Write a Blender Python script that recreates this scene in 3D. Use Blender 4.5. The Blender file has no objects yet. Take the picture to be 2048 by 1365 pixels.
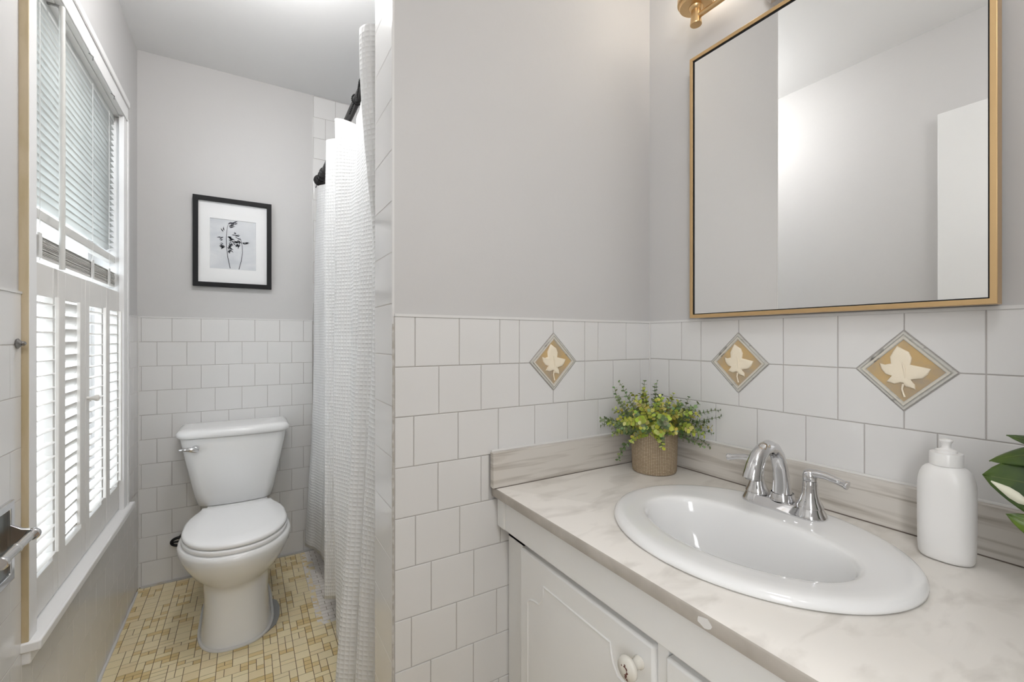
import bpy, math, random
from mathutils import Vector, Matrix
C = bpy.context.scene
COL = C.collection
R = random.Random(7)
PI = math.pi
CH = 1.107          # camera height above the floor

# ------------------------------------------------------------------ camera, world, exposure
cd = bpy.data.cameras.new('camera'); cam = bpy.data.objects.new('camera', cd); COL.objects.link(cam)
cd.sensor_width = 36; cd.lens = 36*886/2048; cd.shift_y = -3.5/2048; cd.clip_start = .02
cam.location = (0, 0, CH); cam.rotation_euler = (PI/2, 0, -math.atan2(.5148, .8573))
C.camera = cam
w = bpy.data.worlds.new('sky'); C.world = w; w.use_nodes = True
bg = w.node_tree.nodes['Background']; bg.inputs[0].default_value = (.84, .92, 1, 1); bg.inputs[1].default_value = 2.2
C.view_settings.view_transform = 'Standard'; C.view_settings.look = 'None'
C.view_settings.gamma = 1; C.view_settings.use_curve_mapping = False
C.view_settings.exposure = 0.98

def area(name, loc, rot, sx, sy, power, color=(1, 1, 1)):
    l = bpy.data.lights.new(name, 'AREA'); l.shape = 'RECTANGLE'; l.size = sx; l.size_y = sy
    l.energy = power; l.color = color
    o = bpy.data.objects.new(name, l); COL.objects.link(o); o.location = loc; o.rotation_euler = rot
    return o
# unseen fill lights added in the hallway, shining in through the doorway
area('hallway_fill_light', (.1, -.95, 2.33), (math.radians(50), 0, 0), .9, .5, 9, (.97, .985, 1))
hw_ = area('hallway_side_fill', (-.86, -.66, 1.45), (0, 0, 0), .6, 1.1, 11, (.98, .99, 1))  # unseen area light added to brighten the mirror wall and cabinet front
hw_.rotation_euler = Vector((1.6, 1.0, -.12)).to_track_quat('-Z', 'Y').to_euler()
tl_ = bpy.data.lights.new('toilet_fill_light', 'POINT'); tl_.energy = 6.6; tl_.color = (1, .99, .985); tl_.shadow_soft_size = .05  # unseen light added to brighten the toilet end from above
to_ = bpy.data.objects.new('toilet_fill_light', tl_); COL.objects.link(to_); to_.location = (.06, 1.50, 2.25)
pl = bpy.data.lights.new('vanity_fill_light', 'POINT'); pl.energy = 3.6; pl.color = (.985, .99, 1); pl.shadow_soft_size = .12  # unseen light added to even out the vanity end
po = bpy.data.objects.new('vanity_fill_light', pl); COL.objects.link(po); po.location = (.24, -.02, 2.05)
sun = bpy.data.lights.new('sun', 'SUN'); sun.energy = 4; sun.angle = .05; sun.color = (1, .97, .92)
so = bpy.data.objects.new('sun', sun); COL.objects.link(so); so.rotation_euler = (0, math.radians(42), math.radians(-20))

# ------------------------------------------------------------------ materials
def mat(name, col, rough=.5, metal=0, spec=.5, bump=None, coat=0, emit=None, var=None, trans=0):
    m = bpy.data.materials.new(name); m.use_nodes = True
    nt = m.node_tree; b = nt.nodes['Principled BSDF']
    b.inputs['Base Color'].default_value = (*col, 1); b.inputs['Roughness'].default_value = rough
    b.inputs['Metallic'].default_value = metal; b.inputs['Specular IOR Level'].default_value = spec
    b.inputs['Coat Weight'].default_value = coat; b.inputs['Coat Roughness'].default_value = .05
    b.inputs['Transmission Weight'].default_value = trans
    if emit: b.inputs['Emission Color'].default_value = (*emit[0], 1); b.inputs['Emission Strength'].default_value = emit[1]
    tc = nt.nodes.new('ShaderNodeTexCoord')
    if bump:   # (scale, strength, distance)
        n = nt.nodes.new('ShaderNodeTexNoise'); n.inputs['Scale'].default_value = bump[0]; n.inputs['Detail'].default_value = 3
        bp = nt.nodes.new('ShaderNodeBump'); bp.inputs['Strength'].default_value = bump[1]; bp.inputs['Distance'].default_value = bump[2]
        nt.links.new(tc.outputs['Object'], n.inputs['Vector']); nt.links.new(n.outputs['Fac'], bp.inputs['Height'])
        nt.links.new(bp.outputs[0], b.inputs['Normal'])
    if var:    # (colour2, scale, (sx,sy,sz), lo, hi)
        mp = nt.nodes.new('ShaderNodeMapping'); mp.inputs['Scale'].default_value = var[2]
        n = nt.nodes.new('ShaderNodeTexNoise'); n.inputs['Scale'].default_value = var[1]; n.inputs['Detail'].default_value = 6; n.inputs['Distortion'].default_value = .6
        r = nt.nodes.new('ShaderNodeValToRGB'); r.color_ramp.elements[0].position = var[3]; r.color_ramp.elements[1].position = var[4]
        r.color_ramp.elements[0].color = (*col, 1); r.color_ramp.elements[1].color = (*var[0], 1)
        nt.links.new(tc.outputs['Object'], mp.inputs['Vector']); nt.links.new(mp.outputs[0], n.inputs['Vector'])
        nt.links.new(n.outputs['Fac'], r.inputs[0]); nt.links.new(r.outputs[0], b.inputs['Base Color'])
    return m

def attr_color(m, name='tint'):
    nt = m.node_tree; a = nt.nodes.new('ShaderNodeAttribute'); a.attribute_name = name
    nt.links.new(a.outputs['Color'], nt.nodes['Principled BSDF'].inputs['Base Color']); return m

PAINT = mat('wall_paint', (.60, .59, .582), .6, bump=(34, .16, .003))
CEILP = mat('ceiling_paint', (.82, .82, .82), .8, bump=(120, .15, .001))
TILE = mat('white_glazed_tile', (.76, .752, .742), .12, spec=.5, bump=(7, .03, .002))
GROUT = mat('tile_grout', (.50, .47, .45), .9)
GROUT2 = mat('edge_grout', (.46, .43, .39), .95, var=((.62, .60, .57), 60, (1, 1, 1), .4, .6))
CAULK = mat('white_caulk', (.74, .73, .71), .5)
TRIM = mat('white_gloss_trim', (.86, .855, .85), .32, bump=(40, .08, .002))
TRIMT = mat('aged_beige_caulk', (.56, .45, .27), .6, var=((.66, .55, .38), 25, (1, 1, .3), .35, .65))
SHUT = mat('shutter_paint', (.78, .76, .73), .42, bump=(30, .1, .002))
PORC = mat('white_porcelain', (.87, .87, .865), .09, spec=.6)
PLAST = mat('white_seat_plastic', (.90, .90, .90), .2)
CHROME = mat('chrome', (.69, .69, .70), .06, metal=1)
STEEL = mat('dull_steel', (.30, .29, .28), .3, metal=1)
BRASS = mat('brushed_brass', (.72, .50, .26), .32, metal=1, bump=(200, .1, .001))
NICKEL = mat('brushed_nickel', (.55, .54, .53), .35, metal=1)
BLACK = mat('black_frame', (.010, .010, .011), .55, spec=.25)
DARKM = mat('dark_bronze_metal', (.045, .042, .042), .38, metal=.6)
CAB = mat('white_cabinet_paint', (.83, .83, .82), .38, bump=(45, .12, .002))
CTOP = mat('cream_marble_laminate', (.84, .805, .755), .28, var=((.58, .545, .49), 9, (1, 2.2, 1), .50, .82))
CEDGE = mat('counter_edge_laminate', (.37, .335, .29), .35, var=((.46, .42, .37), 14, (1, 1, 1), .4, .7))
BSPL = mat('veined_backsplash', (.66, .625, .575), .35, var=((.36, .32, .27), 3.2, (1.2, 1.2, 22), .48, .74))
GLASSW = bpy.data.materials.new('window_glass'); GLASSW.use_nodes = True
def thin_glass(m, tint=(1, 1, 1), fac=.08, k=.7):
    nt = m.node_tree; nt.nodes.clear()
    o = nt.nodes.new('ShaderNodeOutputMaterial'); t = nt.nodes.new('ShaderNodeBsdfTransparent'); g = nt.nodes.new('ShaderNodeBsdfGlossy')
    g.inputs['Roughness'].default_value = .02; t.inputs[0].default_value = (*tint, 1)
    mx = nt.nodes.new('ShaderNodeMixShader'); lw = nt.nodes.new('ShaderNodeLayerWeight'); pw = nt.nodes.new('ShaderNodeMath'); pw.operation = 'POWER'; pw.inputs[1].default_value = 5
    ma = nt.nodes.new('ShaderNodeMath'); ma.operation = 'MULTIPLY_ADD'; ma.inputs[1].default_value = k; ma.inputs[2].default_value = fac*.1
    nt.links.new(lw.outputs['Facing'], pw.inputs[0]); nt.links.new(pw.outputs[0], ma.inputs[0]); nt.links.new(ma.outputs[0], mx.inputs[0]); nt.links.new(t.outputs[0], mx.inputs[1]); nt.links.new(g.outputs[0], mx.inputs[2])
    nt.links.new(mx.outputs[0], o.inputs[0]); return m
thin_glass(GLASSW)
PICG = thin_glass(fac=.0, k=.2, m=bpy.data.materials.new('picture_glass') if 0 else (lambda m: (setattr(m, 'use_nodes', True), m)[1])(bpy.data.materials.new('picture_glass')))
MIRROR = mat('mirror_silver', (.93, .935, .93), .003, metal=1)
BULB = mat('bulb_glow', (1, .95, .85), .4, emit=((1, .90, .76), 6))
def translucent(name, col, tfac, rough=.7, waffle=False):
    m = mat(name, col, rough); nt = m.node_tree; b = nt.nodes['Principled BSDF']; o = nt.nodes['Material Output']
    t = nt.nodes.new('ShaderNodeBsdfTranslucent'); t.inputs[0].default_value = (*col, 1)
    mx = nt.nodes.new('ShaderNodeMixShader'); mx.inputs[0].default_value = tfac
    nt.links.new(b.outputs[0], mx.inputs[1]); nt.links.new(t.outputs[0], mx.inputs[2]); nt.links.new(mx.outputs[0], o.inputs[0])
    if waffle:
        uv = nt.nodes.new('ShaderNodeUVMap'); uv.uv_map = 'UVMap'; sp = nt.nodes.new('ShaderNodeSeparateXYZ'); nt.links.new(uv.outputs[0], sp.inputs[0])
        outs = []
        for k, ax in enumerate('XY'):
            ml = nt.nodes.new('ShaderNodeMath'); ml.operation = 'MULTIPLY'; ml.inputs[1].default_value = PI/(.0125 if k == 0 else .0125)
            s = nt.nodes.new('ShaderNodeMath'); s.operation = 'SINE'; ab = nt.nodes.new('ShaderNodeMath'); ab.operation = 'ABSOLUTE'
            p = nt.nodes.new('ShaderNodeMath'); p.operation = 'POWER'; p.inputs[1].default_value = .7
            nt.links.new(sp.outputs[ax], ml.inputs[0]); nt.links.new(ml.outputs[0], s.inputs[0]); nt.links.new(s.outputs[0], ab.inputs[0])
            nt.links.new(ab.outputs[0], p.inputs[0]); outs.append(p)
        mu = nt.nodes.new('ShaderNodeMath'); mu.operation = 'MULTIPLY'
        nt.links.new(outs[0].outputs[0], mu.inputs[0]); nt.links.new(outs[1].outputs[0], mu.inputs[1])
        bp = nt.nodes.new('ShaderNodeBump'); bp.inputs['Strength'].default_value = .6; bp.inputs['Distance'].default_value = .0028; bp.invert = True
        nt.links.new(mu.outputs[0], bp.inputs['Height']); nt.links.new(bp.outputs[0], b.inputs['Normal']); nt.links.new(bp.outputs[0], t.inputs['Normal'])
    return m
CURT = translucent('waffle_weave_cotton', (.90, .90, .895), .18, .85, True)
SLAT = translucent('blind_vinyl', (.80, .81, .79), .35, .4)
FLOORT = attr_color(mat('floor_mosaic', (1, 1, 1), .38, bump=(60, .1, .001)))
FGROUT = mat('floor_grout', (.20, .145, .08), .9)
PAPER = mat('mat_board', (.86, .86, .86), .7)
PRINT = mat('misty_print', (.60, .62, .65), .7, var=((.74, .75, .765), 6, (1, 1, 2), .35, .7))
INK = mat('black_ink', (.05, .055, .07), .7)
STONE = mat('accent_border_stone', (.60, .585, .54), .4, var=((.16, .15, .135), 38, (1, 1, 1), .58, .74))
GOLDT = mat('accent_field_gold', (.60, .42, .20), .35, var=((.40, .34, .27), 14, (1, 1, 1), .42, .68))
LEAFC = mat('accent_leaf_cream', (.93, .83, .66), .4)
POTM = mat('woven_pot', (.5, .42, .33), .8)
SOIL = mat('dark_soil', (.03, .028, .02), .95)
FOL = attr_color(mat('eucalyptus_leaf', (1, 1, 1), .5))
STEM = mat('green_stem', (.13, .17, .05), .6)
BIGL = mat('glossy_green_leaf', (.028, .062, .012), .3, var=((.12, .20, .015), 7, (1, 1, 1), .42, .68))
CREAMV = mat('cream_leaf_patch', (.85, .84, .68), .35)
BOT = mat('white_matte_plastic', (.88, .87, .855), .3)
RUST = mat('worn_brown_paint', (.13, .045, .035), .6)
FLESH = mat('cement_patch', (.36, .36, .355), .8)
HALLF = mat('hall_floor_oak', (.32, .2, .11), .4)

# pot weave: grid of pale squares over a tan ground
def weave(m):
    nt = m.node_tree; b = nt.nodes['Principled BSDF']
    uv = nt.nodes.new('ShaderNodeUVMap'); uv.uv_map = 'UVMap'
    br = nt.nodes.new('ShaderNodeTexBrick'); br.offset = 0; br.inputs['Scale'].default_value = 1
    br.inputs['Brick Width'].default_value = .0042; br.inputs['Row Height'].default_value = .0038; br.inputs['Mortar Size'].default_value = .00065
    br.inputs['Color1'].default_value = (.62, .51, .37, 1); br.inputs['Color2'].default_value = (.50, .40, .28, 1); br.inputs['Mortar'].default_value = (.22, .15, .085, 1)
    nt.links.new(uv.outputs[0], br.inputs['Vector']); nt.links.new(br.outputs['Color'], b.inputs['Base Color'])
    bp = nt.nodes.new('ShaderNodeBump'); bp.invert = True; bp.inputs['Strength'].default_value = .8; bp.inputs['Distance'].default_value = .001
    nt.links.new(br.outputs['Fac'], bp.inputs['Height']); nt.links.new(bp.outputs[0], b.inputs['Normal'])
weave(POTM)

# ------------------------------------------------------------------ mesh helpers
class MB:
    def __init__(s): s.v = []; s.f = []; s.m = []; s.c = []; s.uv = {}; s.sm = []
    def add(s, vs, fs, mi=0, col=None, uvs=None, smooth=True):
        b = len(s.v); s.v += [tuple(v) for v in vs]
        for i, f in enumerate(fs):
            if uvs: s.uv[len(s.f)] = uvs[i]
            s.f.append(tuple(b+k for k in f)); s.m.append(mi); s.c.append(col or (1, 1, 1)); s.sm.append(smooth)
        return s
    def box(s, x0, x1, y0, y1, z0, z1, mi=0):
        v = [(x, y, z) for z in (z0, z1) for y in (y0, y1) for x in (x0, x1)]
        return s.add(v, [(0, 2, 3, 1), (4, 5, 7, 6), (0, 1, 5, 4), (2, 6, 7, 3), (0, 4, 6, 2), (1, 3, 7, 5)], mi)
    def rings(s, rings, cap0=True, cap1=True, mi=0, closed=True, uvs=None):
        n = len(rings[0]); v = [p for r in rings for p in r]; f = []; uu = []
        for i in range(len(rings)-1):
            for j in range(n if closed else n-1):
                k = (j+1) % n
                f.append((i*n+j, i*n+k, (i+1)*n+k, (i+1)*n+j))
                if uvs: uu.append([uvs[i][j], uvs[i][j+1], uvs[i+1][j+1], uvs[i+1][j]])
        if cap0: f.append(tuple(reversed(range(n)))); uu.append([(0, 0)]*n)
        if cap1: f.append(tuple((len(rings)-1)*n+j for j in range(n))); uu.append([(0, 0)]*n)
        return s.add(v, f, mi, uvs=uu if uvs else None)
    def tube(s, pts, rad, n=12, mi=0, cap=True, sx=1):
        pts = [Vector(p) for p in pts]
        if not hasattr(rad, '__len__'): rad = [rad]*len(pts)
        rs = []; up = None
        for i, p in enumerate(pts):
            t = (pts[min(i+1, len(pts)-1)]-pts[max(i-1, 0)]).normalized()
            if up is None: up = Vector((0, 0, 1)) if abs(t.z) < .9 else Vector((1, 0, 0))
            a = t.cross(up).normalized(); up = a.cross(t).normalized()
            rs.append([p+(a*math.cos(q)*sx+up*math.sin(q))*rad[i] for q in [2*PI*j/n for j in range(n)]])
        return s.rings(rs, cap, cap, mi)
    def lathe(s, c, prof, n=40, mi=0, axis='Z', cap=True, uv=False):
        rs = []; uvs = []; L = 0; pr = None
        for r, h in prof:
            if pr: L += math.hypot(r-pr[0], h-pr[1])
            pr = (r, h); ring = []
            for j in range(n):
                a = 2*PI*j/n; x, y = r*math.cos(a), r*math.sin(a)
                ring.append({'Z': (c[0]+x, c[1]+y, c[2]+h), 'X': (c[0]+h, c[1]+x, c[2]+y), 'Y': (c[0]-x, c[1]+h, c[2]+y)}[axis])
            rs.append(ring); uvs.append([(2*PI*j/n*prof[1][0]+.5, L) for j in range(n+1)])
        return s.rings(rs, cap, cap, mi, uvs=uvs if uv else None)
    def sphere(s, c, r, n=10, sz=1):
        return s.lathe(c, [(max(r*math.sin(PI*k/n), 1e-5), -r*sz*math.cos(PI*k/n)) for k in range(n+1)], n*2)
    def build(s, name, mats, parent=None, angle=35, bevel=0, sub=0, solid=0):
        me = bpy.data.meshes.new(name); off = Vector(WLOC.get(parent, (0, 0, 0))) if parent else Vector((0, 0, 0))
        me.from_pydata([Vector(v)-off for v in s.v], [], s.f)
        for mm in (mats if isinstance(mats, (list, tuple)) else [mats]): me.materials.append(mm)
        me.polygons.foreach_set('material_index', s.m)
        me.polygons.foreach_set('use_smooth', [True]*len(s.f))
        if any(c != (1, 1, 1) for c in s.c):
            ca = me.color_attributes.new('tint', 'FLOAT_COLOR', 'CORNER')
            buf = []
            for p, c in zip(me.polygons, s.c): buf += [c[0], c[1], c[2], 1]*p.loop_total
            ca.data.foreach_set('color', buf)
        if s.uv:
            ul = me.uv_layers.new(name='UVMap')
            for p in me.polygons:
                if p.index in s.uv:
                    for li, q in zip(p.loop_indices, s.uv[p.index]): ul.data[li].uv = q
        me.validate(); me.set_sharp_from_angle(angle=math.radians(angle))
        o = bpy.data.objects.new(name, me); COL.objects.link(o)
        if parent: o.parent = parent; WLOC[o] = WLOC[parent]
        else: WLOC[o] = (0, 0, 0)
        if solid: m = o.modifiers.new('thickness', 'SOLIDIFY'); m.thickness = solid; m.offset = 0
        if bevel:
            m = o.modifiers.new('bevel', 'BEVEL'); m.width = bevel; m.segments = 3; m.limit_method = 'ANGLE'; m.angle_limit = math.radians(40)
        if sub: m = o.modifiers.new('sub', 'SUBSURF'); m.levels = sub; m.render_levels = sub
        return o
WLOC = {}
def tag(o, label, cat=None, group=None):
    o['label'] = label
    if cat: o['category'] = cat
    if group: o['group'] = group
    return o
def thing(name, loc, label, cat, group=None):
    o = bpy.data.objects.new(name, None); COL.objects.link(o); o.location = loc; WLOC[o] = tuple(loc)
    o.empty_display_size = .05
    return tag(o, label, cat, group)
def struct(o): o['kind'] = 'structure'; return o
def Bx(*a): return MB().box(*a)
def Zc(z): return z+CH

def clip(poly, a, b, c):            # keep a*u+b*v <= c
    out = []
    for i in range(len(poly)):
        p, q = poly[i], poly[(i+1) % len(poly)]
        dp, dq = a*p[0]+b*p[1]-c, a*q[0]+b*q[1]-c
        if dp <= 0: out.append(p)
        if (dp < 0 < dq) or (dq < 0 < dp):
            t = dp/(dp-dq); out.append((p[0]+t*(q[0]-p[0]), p[1]+t*(q[1]-p[1])))
    return out
def inset(poly, d):
    out = list(poly)
    for i in range(len(poly)):
        p, q = poly[i], poly[(i+1) % len(poly)]
        ex, ey = q[0]-p[0], q[1]-p[1]; L = math.hypot(ex, ey)
        if L < 1e-6: continue
        nx, ny = ey/L, -ex/L
        out = clip(out, nx, ny, nx*p[0]+ny*p[1]-d)
        if len(out) < 3: return []
    return out
def rect(u0, u1, v0, v1): return [(u0, v0), (u1, v0), (u1, v1), (u0, v1)]
def add_tile(mb, poly, P, g=.0018, bev=.0012, th=.0022, tilt=.0003, col=None, top=None):
    base = inset(poly, g/2)
    if len(base) < 3: return
    # top ring from the base ring by moving towards the centroid (keeps vertex count)
    cu = sum(p[0] for p in base)/len(base); cv = sum(p[1] for p in base)/len(base)
    def shr(d): return [(p[0]-math.copysign(min(d, abs(p[0]-cu)), p[0]-cu), p[1]-math.copysign(min(d, abs(p[1]-cv)), p[1]-cv)) for p in base]
    n = len(base); tu, tv = R.uniform(-tilt, tilt)*10, R.uniform(-tilt, tilt)*10
    r1 = [P(u, v, -th) for u, v in base]; r2 = [P(u, v, -bev*.7+(u-cu)*tu+(v-cv)*tv) for u, v in base]
    r3 = [P(u, v, -bev*.15+(u-cu)*tu+(v-cv)*tv) for u, v in shr(bev*.5)]
    r4 = [P(u, v, (u-cu)*tu+(v-cv)*tv) for u, v in shr(bev*1.3)]
    f = []
    for k in range(3):
        for j in range(n): f.append((k*n+j, k*n+(j+1) % n, (k+1)*n+(j+1) % n, (k+1)*n+j))
    f.append(tuple(3*n+j for j in range(n)))
    mb.add(r1+r2+r3+r4, f, 0, col)
def tile_rows(mb, P, rows, regions, cuts=(), tilt=.0003, th=.0022, bev=.0012):
    """rows: list of (vtop, vbottom, [joints]); clipped to each rect region; cuts: diamonds (u,v,r)"""
    for vt, vb, js in rows:
        for u0, u1 in zip(js[:-1], js[1:]):
            for rg in regions:
                p = rect(max(u0, rg[0]), min(u1, rg[1]), max(vb, rg[2]), min(vt, rg[3]))
                if p[1][0]-p[0][0] < .004 or p[2][1]-p[1][1] < .004: continue
                cu, cv = (u0+u1)/2, (vt+vb)/2
                for du, dv, r in cuts:
                    if abs(cu-du) < .11 and abs(cv-dv) < .11:
                        su = -1 if cu > du else 1; sv = -1 if cv > dv else 1
                        p = clip(p, su, sv, su*du+sv*dv-r)
                if len(p) >= 3: add_tile(mb, p, P, tilt=tilt, th=th, bev=bev)
def backing(mb, P, regions, d=-.0017):
    for u0, u1, v0, v1 in regions:
        vs = [P(u, v, d) for u, v in rect(u0, u1, v0, v1)]; mb.add(vs, [(0, 1, 2, 3)], 1)
def joints(start, a, b, step=.1095):
    k0 = math.floor((a-start)/step); out = []
    x = start+k0*step
    while x < b+step: out.append(x); x += step
    return out
# plane mappers: (u right as seen, v up, n towards the viewer)
PF = lambda Y: (lambda u, v, n: (u, Y-n, Zc(v)))                 # wall facing -Y, u = X
PB = lambda Y: (lambda u, v, n: (-u, Y+n, Zc(v)))                # wall facing +Y
PRt = lambda X: (lambda u, v, n: (X-n, -u, Zc(v)))               # wall facing -X, u = -Y
PL = lambda X: (lambda u, v, n: (X+n, u, Zc(v)))                 # wall facing +X, u = Y
PFL = lambda u, v, n: (u, v, n)                                  # floor

HC = 2.395-CH     # ceiling height relative to the camera
FL = -CH
# ------------------------------------------------------------------ room shell
o = struct(Bx(-.62, 1.25, -.13, 2.75, -.12, -.0009).build('floor', FGROUT)); o['label'] = 'cream and gold mosaic tile floor'
fm = MB()
creams = [(.87, .74, .47), (.89, .77, .51), (.84, .70, .44), (.88, .76, .49), (.85, .73, .48)]
golds = [(.74, .56, .26), (.77, .60, .30), (.71, .54, .25)]
cu, cv = .0232, .0200
shapes = [(2, 2)]*8+[(2, 1)]*4+[(1, 2)]*5+[(1, 1)]*4
bx0, by0 = -.4105, 1.05
for bi in range(10):
    for bj in range(13):
        N = 6; occ = [[0]*N for _ in range(N)]; last = None
        for j in range(N):
            for i in range(N):
                if occ[j][i]: continue
                opts = shapes[:]; R.shuffle(opts)
                for (a, b) in opts+[(1, 1)]:
                    if i+a <= N and j+b <= N and all(not occ[j+q][i+p] for p in range(a) for q in range(b)): break
                for p in range(a):
                    for q in range(b): occ[j+q][i+p] = 1
                x0 = bx0+(bi*N+i)*cu; y0 = by0+(bj*N+j)*cv
                pl = rect(x0, x0+a*cu, y0, y0+b*cv)
                x1, y1 = min(x0+a*cu, 1.045), min(y0+b*cv, 2.538)
                if x0 > 1.03 or y0 > 2.53: continue
                if x0 > .24 and y0 > 1.84: continue
                small = a*b == 1 or (a*b == 2 and a == 2 and R.random() < .3)
                col = R.choice(golds if small else creams)
                add_tile(fm, rect(x0, x1, y0, y1), PFL, g=.0021, bev=.0005, th=.0012, tilt=.0002, col=col)
# pale rectangular mosaic in the shower entry
y = 1.85; k = 0
while y < 2.53:
    x = .238+(.022 if k % 2 else 0)
    if k % 2: add_tile(fm, rect(.238, .26, y, y+.0235), PFL, g=.0018, bev=.0005, th=.0012, tilt=.0002, col=(.85, .80, .75))
    while x < 1.03:
        add_tile(fm, rect(x, min(x+.046, 1.045), y, y+.0235), PFL, g=.0018, bev=.0005, th=.0012, tilt=.0002, col=R.choice([(.86, .81, .76), (.88, .84, .79), (.83, .78, .73)]))
        x += .046
    y += .0235; k += 1
fmo = fm.build('mosaic_tiles', FLOORT, bpy.data.objects['floor'], angle=4)
cx = MB()
# near the doorway the floor is out of view: larger plain field
cx.box(-.41, 1.045, -.12, 1.05, -.0008, 0)
o = cx.build('floor_field', mat('cream_floor', (.60, .48, .28), .45), bpy.data.objects['floor'])
struct(Bx(-.62, 1.25, -.13, 2.75, 2.395, 2.5).build('ceiling', CEILP))

# back wall (behind the toilet)
wb = struct(Bx(-.60, 1.25, 2.545, 2.70, 0, 2.395).build('wall_back', PAINT))
mb = MB(); zr = [.0977-.1095*k for k in range(13)]
fr = [(zr[k], zr[k+1], joints(-.0716+(.055 if k % 2 else 0), -.42, .32)) for k in range(12)]
regsA = [(-.411, .301, FL, .0977)]
tile_rows(mb, PF(2.541), fr, regsA)
fr2 = [(1.065+.1095*(3-k), 1.065+.1095*(2-k), joints(.364+(.05 if k % 2 else 0), .30, 1.05)) for k in range(24)]
regsB = [(.303, 1.049, FL, HC)]
tile_rows(mb, PF(2.541), fr2, regsB); backing(mb, PF(2.541), regsA+regsB)
mb.box(.3005, .3035, 2.5385, 2.5455, Zc(.0977), 2.395, 0)
mb.box(-.411, .3035, 2.5395, 2.5455, Zc(.0977)-.001, Zc(.0977)+.004, 0)
mb.build('wall_tiles', [TILE, GROUT], angle=4, parent=wb)

# left wall with the window opening
WY0, WY1, WZ0, WZ1 = 1.388, 2.235, -.665, .854
wl = MB(); XW = -.415
wl.box(-.55, XW, -.13, WY0, 0, 2.395); wl.box(-.55, XW, WY1, 2.545, 0, 2.395)
wl.box(-.55, XW, WY0, WY1, 0, Zc(WZ0)); wl.box(-.55, XW, WY0, WY1, Zc(WZ1), 2.395)
wl = struct(wl.build('wall_left', PAINT))
mb = MB(); regs = [(-.12, 1.350, FL, .0977), (1.350, 2.5405, FL, -.672), (2.286, 2.5405, -.672, .0977)]
lr = [(zr[k], zr[k+1], joints(1.297+(.055 if k % 2 == 0 else 0), -.2, 2.56)) for k in range(12)]
tile_rows(mb, PL(-.411), lr, regs, tilt=.00003, th=.0006, bev=.0005); backing(mb, PL(-.411), regs, -.0004)
mb.box(XW, -.4095, -.12, 1.350, Zc(.0977)-.001, Zc(.0977)+.004, 0); mb.box(XW, -.4095, 2.286, 2.54, Zc(.0977)-.001, Zc(.0977)+.004, 0)
mb.build('wall_tiles', [TILE, GROUT], angle=4, parent=wl)

# right wall (mirror wall)
wr = struct(Bx(1.053, 1.25, -.13, 2.70, 0, 2.395).build('wall_right', PAINT))
VR = [.0495, -.0585, -.167, -.2765, -.385]
DIAM = [(.6539, -.0585), (.331, -.0585)]
mb = MB()
r12 = [-.9358, -.7604, -.6539, -.5475, -.439, -.331, -.2245, -.116, -.007, .10, .21]
rowsR = [(VR[0], VR[1], [-.9358, -.8227]+r12[1:]), (VR[1], VR[2], [-.9358, -.8658]+r12[1:]),
         (VR[2], VR[3], [-.9358, -.826, -.7167, -.6074, -.500, -.3931, -.2845, -.176, -.066, .04, .15])]
regR = [(-.9358, .12, -.272, .0495)]
tile_rows(mb, PRt(1.049), rowsR, regR, [(-y_, z_, .0755) for y_, z_ in DIAM]); backing(mb, PRt(1.049), regR)
regS = [(-2.5405, -1.083, FL, HC)]
rs = [(1.065+.1095*(3-k), 1.065+.1095*(2-k), joints(-2.5+(.055 if k % 2 else 0), -2.55, -1.0)) for k in range(24)]
tile_rows(mb, PRt(1.049), rs, regS); backing(mb, PRt(1.049), regS)
mb.box(1.0475, 1.0535, -.12, .936, Zc(.0495)-.001, Zc(.0495)+.005, 0)
mb.build('wall_tiles', [TILE, GROUT], angle=4, parent=wr)

# partition between the vanity alcove and the shower
wm = struct(Bx(.2702, 1.053, .940, 1.079, 0, 2.395).build('wall_middle', PAINT))
mb = MB()
RZ = [.0495, -.0600, -.1675, -.2765, -.3850, -.4940, -.6035, -.7125, -.822, -.931, -1.041, -1.107]
J = {0: [.271, .316, .421, .528, .584, .688, .795, .843, .951, 1.049], 1: [.271, .371, .477, .583, .688, .795, .9, 1.009, 1.049],
     2: [.271, .313, .418, .524, .63, .736, .844, .95, 1.049], 3: [.271, .369, .477, .59, .70], 4: [.271, .317, .422, .53, .64],
     5: [.271, .353, .458, .567, .67], 6: [.271, .308, .414, .519, .63], 7: [.271, .352, .457, .566, .67],
     8: [.271, .31, .416, .525, .63], 9: [.271, .352, .457, .566, .67], 10: [.271, .31, .416, .525, .63]}
rowsM = [(RZ[k], RZ[k+1], J[k]) for k in range(11)]
regM = [(.271, 1.0485, -.2765, .0495), (.271, .4985, -.385, -.2765), (.271, .60, FL, -.385)]
tile_rows(mb, PF(.936), rowsM, regM, [(.688, -.0585, .0755)]); backing(mb, PF(.936), [(.2695, r[1], r[2], r[3]) for r in regM])
side = [(-.143+.1095*(14-k), -.143+.1095*(13-k), [.9395, 1.0835]) for k in range(24)]
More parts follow.
